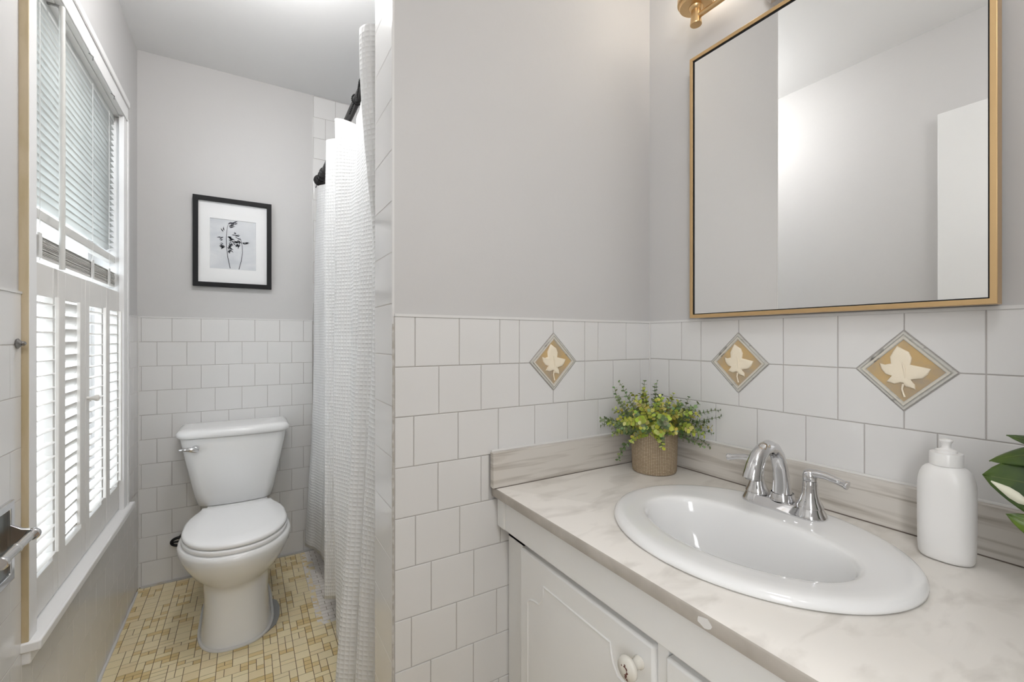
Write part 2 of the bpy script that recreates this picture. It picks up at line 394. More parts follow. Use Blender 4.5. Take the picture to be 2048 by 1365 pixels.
# side face: looking towards +X the face points to -X
Pside = lambda u, v, n: (.266-n, u, Zc(v))
mbS = MB()
tile_rows(mb, lambda u, v, n: (.266-n, -u, Zc(v)), [(a, b, [-1.0835, -.9395]) for a, b, _ in side], [(-1.0835, -.9395, FL, HC)], tilt=.0001, th=.0007, bev=.0006)
backing(mb, lambda u, v, n: (.266-n, -u, Zc(v)), [(-1.0835, -.9385, FL, HC)], -.0005)
bk = [(1.065+.1095*(3-k), 1.065+.1095*(2-k), joints(-1.0+(.055 if k % 2 else 0), -1.06, -.25)) for k in range(24)]
tile_rows(mb, PB(1.083), bk, [(-1.048, -.268, FL, HC)]); backing(mb, PB(1.083), [(-1.048, -.268, FL, HC)])
mb.box(.271, 1.049, .9345, .9405, Zc(.0495)-.001, Zc(.0495)+.005, 0); mb.box(.2664, .2712, .9388, .9402, 0, 2.395, 0)
mb.build('wall_tiles', [TILE, GROUT], angle=4, parent=wm)
st = MB()
pts = []
z = 0
while z < Zc(.05):
    pts.append((.2685+R.uniform(-.0006, .0006), .9378+R.uniform(-.0006, .0006), z)); z += .02
st.tube(pts, [.0022+R.uniform(-.0005, .0006) for _ in pts], 8)
struct(st.build('trim_1', GROUT2))['label'] = 'rough grout line down the tiled corner'
ct = MB()
ct.tube([(1.0475, .9345, Zc(-.27)), (1.0475, .9345, Zc(.05))], .0022, 8)
for zz in [.0]:
    ct.tube([(-.4095, 2.5395, 0), (-.4095, 2.5395, Zc(.1))], .002, 8)
pts = [(-.4085+R.uniform(0, .003), .1+.04*k, .001) for k in range(61)]
ct.tube(pts, [.0045+R.uniform(-.001, .0012) for _ in pts], 8)
struct(ct.build('trim_2', CAULK))
bb = MB(); bb.box(-.40, .60, 2.527, 2.540, 0, .006)
struct(bb.build('baseboard_back', mat('grey_cove_strip', (.55, .54, .51), .5, var=((.46, .38, .24), 5, (1, 1, 1), .55, .62))))

# wall behind the camera with the doorway, and the hallway beyond
DX0, DX1 = -.36, .42
f_ = MB(); f_.box(-.55, DX0, -.25, -.13, 0, 2.395); f_.box(DX1, 1.25, -.25, -.13, 0, 2.395); f_.box(DX0, DX1, -.25, -.13, 2.04, 2.395)
struct(f_.build('wall_front', PAINT))
tr = MB()
for x0 in (DX0-.001, DX1-.06): tr.box(x0 if x0 > 0 else x0, x0+.061, -.13, -.116, 0, 2.04)
struct(tr.build('trim_3', TRIM, bevel=.003))
h = MB(); h.box(-1.0, -.9, -1.7, -.25, 0, 2.395); h.box(1.2, 1.3, -1.7, -.25, 0, 2.395); h.box(-1.0, 1.3, -1.8, -1.7, 0, 2.395); h.box(-1., -.55, -.25, -.15, 0, 2.395)
struct(h.build('wall_hallway', PAINT))
struct(Bx(-1.0, 1.3, -1.8, -.13, -.1, -.001).build('floor_hallway', HALLF)); struct(Bx(-1.0, 1.3, -1.8, -.13, 2.395, 2.5).build('ceiling_hallway', CEILP))
t = thing('hallway_fill_lamp', (.1, -1.3, 2.395), 'round flat white ceiling lamp added unseen in the hallway as fill light', 'lamp')  # added out of view as a fixture for the hallway fill
MB().lathe((.1, -1.3, 2.30), [(.01, 0), (.12, .005), (.15, .04), (.155, .093)], 32).build('lamp_shade', mat('lit_diffuser', (.9, .9, .88), .4, emit=((1, .93, .82), 3)), t)
t = thing('toilet_fill_lamp', (.06, 1.50, 2.395), 'small clear glass bowl lamp added out of view to brighten the toilet end from above', 'lamp')  # added fixture around the toilet end's fill light, out of view
MB().lathe((.06, 1.50, 2.37), [(.03, 0), (.09, .004), (.095, .010), (.095, .0245)], 32).build('canopy', TRIM, t)
MB().lathe((.06, 1.50, 2.37), [(.02, -.155), (.06, -.14), (.085, -.10), (.09, -.05), (.085, 0)], 32, cap=False).build('glass_bowl', GLASSW, t)
t = thing('vanity_fill_lamp', (.24, -.02, 2.395), 'white pendant lamp added out of view to brighten the vanity end of the bathroom', 'lamp')  # added pendant holding the vanity end's fill light, out of view
MB().lathe((.24, -.02, 2.365), [(.03, 0), (.06, .004), (.065, .030)], 32).build('canopy', TRIM, t)
MB().tube([(.24, -.02, 2.367), (.24, -.02, 2.19)], .004, 10).build('stem', TRIM, t)
MB().sphere((.24, -.02, 2.05), .095, 14).build('lamp_shade', GLASSW, t)

hwn = struct(thing('fill_window', (-.9, -.68, 1.0), 'plain white window frame added unseen in the hallway around a fill light', None))  # added, unseen; gives the hallway side fill a frame
m = MB()
for a, b_, c0, c1 in ((-1.0, -.96, .88, 2.02), (-.40, -.36, .88, 2.02), (-.96, -.40, .88, .92), (-.96, -.40, 1.98, 2.02)): m.box(-.90, -.88, a, b_, c0, c1)
m.build('window_frame', TRIM, hwn)
Bx(-.8995, -.896, -.96, -.40, .92, 1.98).build('pane', mat('glowing_fill_pane', (.8, .8, .8), .6, emit=((.9, .95, 1), .6)), hwn)  # faintly glowing pane, added with the fill light before it
# door folded back against the left wall
d1 = struct(Bx(-.402, -.366, -.108, .65, .012, 2.016).build('door_1', mat('white_door_paint', (.80, .80, .79), .35), bevel=.002))

# ------------------------------------------------------------------ window, blind, shutters
win = struct(thing('window_1', (-.45, 1.81, Zc(.1)), 'tall white framed window in the left wall', None)); del_ = None
CX = -.3995
c = MB()
c.box(XW, CX, 2.235-.02, 2.284, Zc(-.66), Zc(.8538)); c.box(CX, CX+.004, 2.262, 2.284, Zc(-.655), Zc(.8538))
c.box(XW, CX, 1.353, 1.392, Zc(-.66), Zc(.8538)); c.box(XW, CX, 1.353, 2.284, Zc(.854), Zc(.935))
c.box(CX, CX+.006, 1.353, 2.284, Zc(.913), Zc(.935)); c.box(CX, CX+.003, 1.353, 2.284, Zc(.854), Zc(.866))
c.build('window_frame', TRIM, win, bevel=.0015)
g = MB()
pts = [(-.4045+R.uniform(-.0008, .0008), 1.3515, Zc(-.66)+k*.05) for k in range(33)]
ring = []
g.box(-.4155, -.4005, 1.3495, 1.3532, Zc(-.655), Zc(1.2))
tag(g.build('caulk_strip', TRIMT, win), 'yellowed caulk strip down the near side of the casing')
j = MB(); j.box(-.55, XW, WY0-.0, WY0+.004, Zc(WZ0), Zc(WZ1)); j.box(-.55, XW, 2.231, 2.235, Zc(WZ0), Zc(WZ1)); j.box(-.55, XW, WY0, WY1, Zc(WZ1)-.004, Zc(WZ1))
j.box(-.55, XW, WY0, WY1, Zc(WZ0), Zc(WZ0)+.006); j.build('jamb', TRIM, win)
s_ = MB(); s_.box(-.55, -.380, 1.345, 2.305, Zc(-.672), Zc(-.650)); s_.build('window_sill', TRIM, win, bevel=.004)
s_ = MB(); s_.box(XW, -.398, 1.352, 2.29, Zc(-.70), Zc(-.672)); s_.build('sill_apron', TRIM, win, bevel=.003)
s2 = MB(); sx0, sx1 = -.525, -.495
for a, b in ((WY0+.004, WY0+.05), (WY1-.05, WY1-.004)): s2.box(sx0, sx1, a, b, Zc(WZ0)+.01, Zc(WZ1)-.004)
for a, b in ((WZ0+.01, WZ0+.07), (WZ1-.06, WZ1-.004), (.165, .20)): s2.box(sx0-.001, sx1+.004, WY0+.004, WY1-.004, Zc(a), Zc(b))
ym = (WY0+WY1)/2
for q in (WY0+.285, WY1-.285): s2.box(sx0+.005, sx1-.005, q-.009, q+.009, Zc(WZ0), Zc(WZ1))
for q in (-.25, .52): s2.box(sx0+.005, sx1-.005, WY0, WY1, Zc(q-.009), Zc(q+.009))
s2.build('sash', TRIM, win, bevel=.002)
Bx(-.511, -.509, WY0+.03, WY1-.03, Zc(WZ0)+.03, Zc(WZ1)-.03).build('pane', GLASSW, win)

bl = thing('window_blind', (-.445, 1.81, Zc(.854)), 'white slatted venetian blind half lowered over the window, above the shutters', 'blind')
BX = -.442; by0_, by1_ = WY0+.006, 2.228
Bx(BX-.014, BX+.012, by0_, by1_, Zc(.826), Zc(.850)).build('headrail', SLAT, bl, bevel=.001)
sl = MB(); z = .342
th_ = math.radians(24)
while z < .822:
    ca, sa = math.cos(th_), math.sin(th_); hw = .0122; sec = []
    for q in (-1, -.5, 0, .5, 1):
        dx, dz = q*hw, .0016*(1-q*q); sec.append((BX+dx*ca-dz*sa, z+dx*sa+dz*ca))
    r0 = [(x, by0_, Zc(zz)) for x, zz in sec]; r1 = [(x, by1_, Zc(zz)) for x, zz in sec]
    sl.add(r0+r1, [(k, k+1, k+6, k+5) for k in range(4)]); z += .0205
tag(sl.build('slats', SLAT, bl, solid=.0006), 'thin white blind slats')
Bx(BX-.012, BX+.014, by0_, by1_, Zc(.290), Zc(.316)).build('middle_rail', mat('blind_rail', (.72, .71, .68), .35), bl, bevel=.003)
sk = MB(); z = .207
while z < .252:
    x_ = BX+R.uniform(-.0015, .0015); sk.box(x_-.013, x_+.013, by0_, by1_, Zc(z), Zc(z+.0018)); z += .0033
sk.box(BX-.0125, BX+.0125, by0_, by1_, Zc(.198), Zc(.206))
tag(sk.build('stacked_slats', mat('aged_vinyl', (.64, .62, .58), .4), bl), 'bundle of gathered slats at the blind foot')
for q in (1.50, 1.93, 2.13):
    MB().tube([(BX+.0165, q, Zc(.19)), (BX+.0165, q, Zc(.83))], .0007, 6).box(BX+.0145, BX+.018, q-.010, q+.010, Zc(.196), Zc(.257)).build('ladder_cord', CAULK, bl)
MB().tube([(-.402, 1.560, Zc(.848)), (-.402, 1.560, Zc(.178))], .0062, 12).build('tilt_wand', mat('clear_grey_plastic', (.66, .65, .62), .25), bl)
wh = MB(); wh.tube([(-.402, 1.56, Zc(.848)), (-.430, 1.56, Zc(.848))], .003, 8); wh.build('wand_hook', STEEL, bl)
for q in (1.77, 2.02): MB().tube([(-.3985, q, Zc(.848)), (-.392, q+.012, Zc(.846)), (-.394, q+.016, Zc(.836))], .0015, 6).build('bracket_hook', STEEL, bl)

def shutter(y0, y1, lo, hi, tilt, rod_at, label, knob=None, bot=-.645):
    t = thing('shutter_panel', (-.415, (y0+y1)/2, Zc(bot)), label, 'shutter', 'interior cafe shutters on the lower window')
    xc = -.424; x0, x1 = xc-.009, xc+.009; top = .180
    f = MB(); f.box(x0, x1, y0+.001, lo, Zc(bot), Zc(top)); f.box(x0, x1, hi, y1-.001, Zc(bot), Zc(top))
    f.box(x0, x1, lo, hi, Zc(.103), Zc(top)); f.box(x0, x1, lo, hi, Zc(bot), Zc(-.555)); f.build('frame', SHUT, t, bevel=.0015)
    L = MB(); z = .085; a = math.radians(tilt)
    while z > -.545:
        ring = []
        for k in range(10):
            q = 2*PI*k/10; dx, dz = .0155*math.cos(q), .0028*math.sin(q)
            ring.append((xc+dx*math.cos(a)-dz*math.sin(a), z+dx*math.sin(a)+dz*math.cos(a)))
        L.rings([[(x, lo-.001, Zc(zz)) for x, zz in ring], [(x, hi+.001, Zc(zz)) for x, zz in ring]]); z -= .0345
    L.build('louvers', SHUT, t)
    xr = xc+.0155*math.cos(a)+.005
    Bx(xr-.004, xr+.004, rod_at-.006, rod_at+.006, Zc(-.53), Zc(.105)).build('tilt_rod', SHUT, t, bevel=.0015)
    if knob:
        MB().lathe((x1, knob, Zc(-.180)), [(.006, 0), (.0045, .008), (.006, .014), (.0095, .020), (.0095, .026), (.004, .030)], 16, axis='X').build('knob', SHUT, t)
    return t
shutter(1.393, 1.580, 1.430, 1.546, 6, 1.535, 'white louvered shutter panel nearest the camera, slats open')
shutter(1.581, 1.806, 1.635, 1.770, 52, 1.725, 'white louvered shutter panel with half closed slats and a bold tilt rod')
shutter(1.807, 2.042, 1.848, 1.985, 6, 1.970, 'white louvered shutter panel with a small round knob on its edge', knob=1.822)
shutter(2.043, 2.229, 2.088, 2.195, 14, 2.180, 'white louvered shutter panel farthest from the camera, beside the wall corner')

# things outside the window
hs = thing('neighbouring_house', (-5.5, 3, 0), 'pale house with dark windows seen through the window slats', 'building')
m = MB(); m.box(-6.0, -5.5, -3, 12, -3, 4.5); m.build('wall', mat('pale_siding', (.70, .74, .76), .8, bump=(3, .3, .02)), hs)
for q in (1.0, 3.4, 5.6, 7.8, 9.6):
    f = Bx(-5.52, -5.46, q-.06, q+1.06, .9, 2.9).build('window_frame', TRIM, hs)
    Bx(-5.475, -5.45, q, q+1.0, .96, 2.84).build('pane', mat('grey_pane', (.34, .38, .38), .3), f)  # plain grey pane colour
fe = thing('garden_fence', (-2.6, 3, 0), 'white picket fence outside the window', 'fence')
m = MB(); q = -1.0
while q < 9: m.box(-2.62, -2.6, q, q+.09, -1, 1.05); q += .15
m.build('picket', TRIM, fe); MB().box(-2.6, -2.57, -1, 9, .75, .83).build('rail', TRIM, fe)

# ------------------------------------------------------------------ toilet
TX = -.030
def sect(z, yf, yb, hw, yc=None, n=2.0, nb=2.0, N=48):
    yc = (yf+yb)/2 if yc is None else yc; out = []
    for k in range(N):
        a = 2*PI*k/N; c_, s__ = math.cos(a), math.sin(a)
        e = n if s__ < 0 else nb
        x = hw*math.copysign(abs(c_)**(2/e), c_); yy = math.copysign(abs(s__)**(2/e), s__)*((yc-yf) if s__ < 0 else (yb-yc))
        out.append((TX+x, yc+yy, z))
    return out
T = thing('toilet', (TX, 2.15, 0), 'white two-piece porcelain toilet with closed lid against the back wall', 'toilet')
b = MB()
b.rings([sect(0, 1.872, 2.36, .118, 2.06, 2.6, 4), sect(.012, 1.872, 2.36, .118, 2.06, 2.6, 4), sect(.05, 1.882, 2.355, .110, 2.06, 2.6, 4), sect(.12, 1.892, 2.35, .106, 2.06, 2.5, 4), sect(.185, 1.893, 2.35, .109, 2.06, 2.4, 4),
         sect(.208, 1.888, 2.35, .112, 2.06, 2.3, 4), sect(.222, 1.872, 2.36, .118, 2.05, 2.1, 4), sect(.25, 1.832, 2.34, .142, 2.03, 2.05, 2.6), sect(.29, 1.797, 2.33, .164, 2.02, 2, 2.3), sect(.33, 1.777, 2.32, .179, 2.0, 2, 2.2),
         sect(.352, 1.772, 2.31, .184, 2.0, 2, 2.1), sect(.366, 1.776, 2.31, .182, 2.0, 2, 2.1), sect(.371, 1.786, 2.30, .172, 2.0, 2, 2.1)])
b.rings([sect(.24, 2.14, 2.46, .085, 2.3, 3, 4), sect(.30, 2.14, 2.50, .10, 2.3, 3, 4), sect(.35, 2.14, 2.52, .115, 2.3, 4, 5), sect(.3715, 2.14, 2.52, .115, 2.3, 4, 5)])
b.build('bowl', PORC, T, angle=60)
def seat_outline(z, k):
    pts = []
    prof = [(2.232, .128), (2.215, .130), (2.19, .137), (2.16, .149), (2.12, .162), (2.07, .170), (2.0, .1725)]
    half = [(w_, y_) for y_, w_ in prof]
    for i in range(1, 16):
        a = PI/2*i/15; half.append((.1725*math.cos(a)**.92 if math.cos(a) > 0 else 0, 2.0-.216*math.sin(a)))
    R_ = [(TX+w_*1, y_) for w_, y_ in half]; L_ = [(TX-w_, y_) for w_, y_ in reversed(half[:-1])]
    ring = R_+L_
    cy = 2.02
    return [(TX+(x-TX)*k, cy+(y-cy)*k, z) for x, y in ring]
MB().rings([seat_outline(.3745, .975), seat_outline(.3715, .985), seat_outline(.375, 1.0), seat_outline(.386, 1.0), seat_outline(.389, .985)]).build('seat', PLAST, T, angle=50)
MB().rings([seat_outline(.391, .965), seat_outline(.393, .985), seat_outline(.400, .992), seat_outline(.406, .98), seat_outline(.4095, .94), seat_outline(.412, .70), seat_outline(.4125, .3)]).build('seat_lid', PLAST, T, angle=60)
for s in (-1, 1): MB().tube([(TX+s*.075-.022, 2.243, .386), (TX+s*.075+.022, 2.243, .386)], .010, 12).build('hinge', PLAST, T)
def tsec(z, w_, yf, yb, rf=.045, bow=.012, cxo=-.010, N=10):
    # rounded rect with a slightly bowed front
    out = []; cx_ = TX+cxo
    def arc(cx2, cy2, r, a0, a1):
        for k in range(N+1):
            a = a0+(a1-a0)*k/N; out.append((cx2+r*math.cos(a), cy2+r*math.sin(a), z))
    rb = .012
    arc(cx_+w_-rf, yf+rf, rf, 0, -PI/2); 
    for k in range(1, 10):
        t_ = k/10; x = cx_+(w_-rf)*(1-2*t_); out.append((x, yf-bow*math.sin(PI*t_), z))
    arc(cx_-w_+rf, yf+rf, rf, -PI/2, -PI); arc(cx_-w_+rb, yb-rb, rb, PI, PI/2); arc(cx_+w_-rb, yb-rb, rb, PI/2, 0)
    return out
tk = MB()
tk.rings([tsec(.372, .138, 2.355, 2.525), tsec(.378, .144, 2.348, 2.53), tsec(.42, .155, 2.343, 2.535), tsec(.50, .170, 2.336, 2.535), tsec(.58, .186, 2.330, 2.535), tsec(.65, .199, 2.325, 2.535), tsec(.678, .203, 2.323, 2.535)])
tk.build('tank', PORC, T, angle=60)
tl = MB()
tl.rings([tsec(.679, .203, 2.322, 2.536), tsec(.681, .211, 2.313, 2.537, .05), tsec(.690, .2165, 2.309, 2.538, .05), tsec(.703, .2165, 2.309, 2.538, .05), tsec(.712, .208, 2.313, 2.537, .05), tsec(.7165, .196, 2.325, 2.53, .045), tsec(.718, .17, 2.345, 2.51, .04)])
tl.build('tank_lid', PORC, T, angle=60)
fl_ = MB(); fx, fy, fz = TX-.155, 2.309, .640
fl_.lathe((fx, fy-.012, fz), [(.004, 0), (.012, .001), (.014, .006), (.014, .022)], 20, axis='Y')
fl_.tube([(fx+.012, fy-.014, fz-.003), (fx, fy-.017, fz-.001), (fx-.02, fy-.019, fz+.003), (fx-.04, fy-.018, fz+.004), (fx-.054, fy-.016, fz+.004)], [.008, .0115, .010, .007, .003], 12)
tag(fl_.build('flush_lever', CHROME, T), 'chrome flush lever')
# caulk bead round the base
ck = MB(); ringp = [(x, y, .003) for x, y, z in sect(0, 1.868, 2.36, .121, 2.06, 2.6, 4)]
ck.tube(ringp+[ringp[0]], .006, 8, cap=False)
tag(ck.build('caulk_bead', CAULK, T), 'off-white caulk bead around the base')
cp = MB()
outl = [(.085, 1.985), (.112, 1.99), (.128, 2.02), (.134, 2.07), (.128, 2.12), (.112, 2.15), (.05, 2.16), (.04, 2.0)]
outl = [(.02, 1.88), (.065, 1.905), (.10, 1.945), (.115, 2.0), (.120, 2.07), (.112, 2.12), (.09, 2.15), (.03, 2.15), (0, 2.0)]
cp.rings([[(x, y, .0002) for x, y in outl], [(x, y, .0022) for x, y in outl]], True, True)
tag(cp.build('cement_skirt', FLESH, T), 'grey cement patch on the floor at the base')

vs = thing('supply_valve', (-.262, 2.541, .185), 'black oval handled water valve on the wall behind the toilet', 'valve')
v_ = MB(); 
ring = [(-.262+.026*math.cos(a), 2.50, .19+.017*math.sin(a)) for a in [2*PI*k/28 for k in range(29)]]
v_.tube(ring, .006, 8, cap=False); v_.tube([(-.288, 2.5, .19), (-.236, 2.5, .19)], .004, 8); v_.build('handle', BLACK, vs)
v_ = MB(); v_.tube([(-.245, 2.5415, .19), (-.245, 2.502, .19)], .008, 12); v_.lathe((-.245, 2.541, .19), [(.022, 0), (.022, -.004), (.01, -.008)], 20, axis='Y')
v_.build('pipe', STEEL, vs)

# ------------------------------------------------------------------ framed picture
pf = thing('framed_picture', (-.051, 2.54, Zc(.25)), 'thin black frame holding a misty print of two bamboo sprigs, on the grey wall', 'picture')
x0, x1, z0, z1 = -.212, .1095, .250, .675; yb_, yf_ = 2.5445, 2.520; fw = .0205
f = MB(); 
def frame4(mb, x0, x1, z0, z1, w_, ya, yb):
    mb.add([(x, y, Zc(z)) for y in (ya, yb) for x, z in [(x0, z0), (x1, z0), (x1, z1), (x0, z1), (x0+w_, z0+w_), (x1-w_, z0+w_), (x1-w_, z1-w_), (x0+w_, z1-w_)]],
           [f_ for k in range(4) for f_ in [(k, (k+1) % 4, (k+1) % 4+4, k+4), (8+k, 8+k+4, 8+(k+1) % 4+4, 8+(k+1) % 4), (k, 8+k, 8+(k+1) % 4, (k+1) % 4), (k+4, (k+1) % 4+4, 8+(k+1) % 4+4, 8+k+4)]])
frame4(f, x0, x1, z0, z1, fw, yf_, yb_); f.build('frame', BLACK, pf, bevel=.001)
px0, px1, pz0, pz1 = -.147, .0425, .338, .577
m_ = MB(); m_.add([(x, 2.534, Zc(z)) for x, z in [(x0+.01, z0+.01), (x1-.01, z0+.01), (x1-.01, z1-.01), (x0+.01, z1-.01)]]+[(x, 2.534, Zc(z)) for x, z in [(px0, pz0), (px1, pz0), (px1, pz1), (px0, pz1)]]+[(x, 2.5365, Zc(z)) for x, z in [(px0+.001, pz0+.001), (px1-.001, pz0+.001), (px1-.001, pz1-.001), (px0+.001, pz1-.001)]],
          [f_ for k in range(4) for f_ in [(k, (k+1) % 4, (k+1) % 4+4, k+4), (k+4, (k+1) % 4+4, (k+1) % 4+8, k+8)]])
m_.build('mat_board', PAPER, pf)
pr = MB().add([(x, 2.537, Zc(z)) for x, z in [(px0-.003, pz0-.003), (px1+.003, pz0-.003), (px1+.003, pz1+.003), (px0-.003, pz1+.003)]], [(0, 1, 2, 3)]).build('print', PRINT, pf)
ink = MB()
# coordinates from the photo print: u,v in 0..1 of the print
def PU(u, v): return (px0+u*(px1-px0), 2.5362, Zc(pz0+v*(pz1-pz0)))
def stroke(pts, w0, w1):
    n = len(pts)
    for i in range(n-1):
        (u0, v0), (u1, v1) = pts[i], pts[i+1]; a = Vector(PU(u0, v0)); b_ = Vector(PU(u1, v1)); d = (b_-a).normalized(); s = Vector((-d.z, 0, d.x))
        wa = w0+(w1-w0)*i/(n-1); wb_ = w0+(w1-w0)*(i+1)/(n-1)
        ink.add([a-s*wa, b_-s*wb_, b_+s*wb_, a+s*wa], [(0, 1, 2, 3)])
def leaf2(u, v, ang, L):
    a = Vector(PU(u, v)); d = Vector((math.cos(ang), 0, math.sin(ang))); s = Vector((-d.z, 0, d.x))
    ink.add([a, a+d*L*.4-s*L*.13, a+d*L, a+d*L*.4+s*L*.13], [(0, 1, 2, 3)])
s1 = [(.43, .02), (.38, .24), (.35, .45), (.345, .62), (.355, .75), (.37, .85), (.40, .93)]
s2_ = [(.62, .01), (.67, .18), (.70, .36), (.69, .50), (.66, .62), (.64, .66)]
stroke(s1, .0014, .0006); stroke(s2_, .0015, .0006)
rr = random.Random(3)
for base, ang0, n_ in [((.40, .92), .2, 3), ((.45, .90), .5, 3), ((.50, .93), .3, 2), ((.42, .86), -.2, 3), ((.27, .62), 3.6, 3), ((.30, .45), 3.4, 6), ((.28, .47), 2.9, 4), ((.38, .66), -.3, 5), ((.42, .62), -1.0, 6), ((.40, .46), -.7, 6), ((.42, .40), -1.2, 5), ((.40, .50), -.1, 3),
                      ((.56, .66), .3, 4), ((.55, .70), 2.9, 3), ((.60, .60), -.9, 3), ((.62, .52), -1.9, 5), ((.60, .56), 3.0, 4), ((.71, .54), .4, 3), ((.75, .56), .2, 2), ((.28, .76), 1.9, 2), ((.46, .56), -.5, 3)]:
    for k in range(n_+2): leaf2(base[0]+rr.uniform(-.03, .03), base[1]+rr.uniform(-.025, .025), ang0+rr.uniform(-.7, .7), rr.uniform(.012, .021))
ink.build('ink_drawing', INK, pr)
Bx(x0+.012, x1-.012, 2.5295, 2.5300, Zc(z0+.012), Zc(z1-.012)).build('glass', PICG, pf)

# ------------------------------------------------------------------ shower curtain, rod, hooks
rod = thing('shower_curtain_rod', (.335, 1.8, Zc(.842)), 'dark bronze shower curtain rod above the white curtain', 'curtain rod')
RXr = .335
MB().tube([(RXr, 1.090, Zc(.842)), (RXr, 2.534, Zc(.842))], .0135, 20).build('pole', DARKM, rod)
for yy, d_ in ((1.0832, 1), (2.5405, -1)):
    MB().lathe((RXr, yy, Zc(.842)), [(.030, 0), (.030, .006*d_), (.020, .016*d_), (.016, .03*d_)], 24, axis='Y').build('flange', DARKM, rod)
def interp(path, t):
    n = len(path)-1; x = t*n; i = min(int(x), n-1); f_ = x-i
    p = [path[max(0, min(n, i+k))] for k in (-1, 0, 1, 2)]
    out = []
    for a in (0, 1):
        p0, p1, p2, p3 = (q[a] for q in p); m1, m2 = (p2-p0)*.42, (p3-p1)*.42
        out.append((2*f_**3-3*f_**2+1)*p1+(f_**3-2*f_**2+f_)*m1+(-2*f_**3+3*f_**2)*p2+(f_**3-f_**2)*m2)
    return out
#  (Y, X) pairs from far to near; the two lists are matched point by point
topP = [(2.515, .350), (2.462, .312), (2.38, .350), (2.28, .352), (2.15, .345), (2.02, .335), (1.900, .305), (1.865, .270), (1.80, .335), (1.72, .330), (1.668, .272), (1.60, .325), (1.52, .318), (1.46, .322), (1.38, .318), (1.31, .338), (1.22, .300), (1.155, .247), (1.115, .275), (1.095, .345)]
midP = [(2.515, .335), (2.45, .300), (2.36, .320), (2.26, .335), (2.15, .33), (2.03, .312), (1.925, .290), (1.880, .270), (1.81, .335), (1.72, .310), (1.665, .266), (1.59, .310), (1.52, .300), (1.45, .330), (1.38, .290), (1.31, .330), (1.24, .300), (1.17, .296), (1.125, .310), (1.095, .345)]
botP = [(2.46, .300), (2.335, .244), (2.27, .265), (2.19, .290), (2.10, .300), (1.98, .292), (1.86, .275), (1.805, .256), (1.77, .310), (1.67, .310), (1.58, .262), (1.52, .258), (1.46, .300), (1.40, .270), (1.335, .220), (1.28, .285), (1.22, .245), (1.17, .300), (1.13, .285), (1.095, .345)]
cu_ = MB(); NT, NZ = 420, 90; ztop, zbot = .782, -.985
grid = []
for k in range(NZ+1):
    s = k/NZ; z = ztop+(zbot-ztop)*s; row = []
    for i in range(NT+1):
        t_ = i/NT; a, b_, c_ = interp(topP, t_), interp(midP, t_), interp(botP, t_)
        if s < .42: q = s/.42; q = q*q*(3-2*q) if q < 1 else 1; P_ = (a[0]+(b_[0]-a[0])*q, a[1]+(b_[1]-a[1])*q)
        else: q = (s-.42)/.58; q = q**1.25; P_ = (b_[0]+(c_[0]-b_[0])*q, b_[1]+(c_[1]-b_[1])*q)
        rip = .0025*math.sin(60*t_+6*s)+.0015*math.sin(140*t_-9*s)
        zz = z
        if s < .01:  zz += 0
        sag = .045*max(0, math.sin(PI*((t_*19-10)/3)))**2 if 10 < t_*19 < 15.6 else 0
        zz -= (sag)*max(0, 1-s*6)
        row.append((P_[1]+rip, P_[0], Zc(zz)))
    grid.append(row)
L = [0]
for i in range(NT): L.append(L[-1]+math.hypot(grid[30][i+1][0]-grid[30][i][0], grid[30][i+1][1]-grid[30][i][1]))
uvs = [[(L[i], (ztop-zbot)*(1-k/NZ)) for i in range(NT+1)] for k in range(NZ+1)]
cu_.rings(grid, False, False, closed=False, uvs=uvs)
curt = cu_.build('shower_curtain', CURT, angle=180, solid=.002)
tag(curt, 'white waffle weave shower curtain hanging in folds beside the tiled corner', 'curtain')
hk0 = None
for i, (yh, lab) in enumerate([(2.49, 'black bead curtain hook nearest the back wall'), (2.44, 'black bead curtain hook second from the back wall'), (1.615, 'black bead curtain hook at the middle fold'), (1.50, 'black bead curtain hook with a long bead tail, nearest the front')]):
    root = thing('curtain_hook', (RXr, yh, Zc(.842)), lab, 'curtain hook', 'bead chain hooks on the curtain rod')
    m = MB()
    if i < 3:
        for k in range(20):
            a = 2*PI*k/20; m.sphere((RXr+.0175*math.cos(a), yh+.002*math.sin(2*a), Zc(.842)+.0175*math.sin(a)), .0032, 5)
        for k in range(6): m.sphere((RXr-.014-.002*k, yh+.001*k, Zc(.822)-.0065*k), .003, 5)
    else:
        for k in range(20):
            a = 2*PI*k/20; m.sphere((RXr+.0175*math.cos(a), yh+.003*math.sin(2*a), Zc(.842)+.0175*math.sin(a)), .0032, 5)
        for k in range(12): m.sphere((RXr-.018-.0012*k, yh-.002*k, Zc(.838)-.0065*k), .003, 5)
    m.build('bead_chain', BLACK, root)
for i in (0,):
    wr_ = MB()
    for k in range(7): wr_.lathe((RXr, 2.38+.022*k, Zc(.842)), [(.0137, 0), (.019+.002*(k % 2), .004), (.019, .012), (.0137, .016)], 16, axis='Y')
    wr_.build('ring_bundle', DARKM, rod)

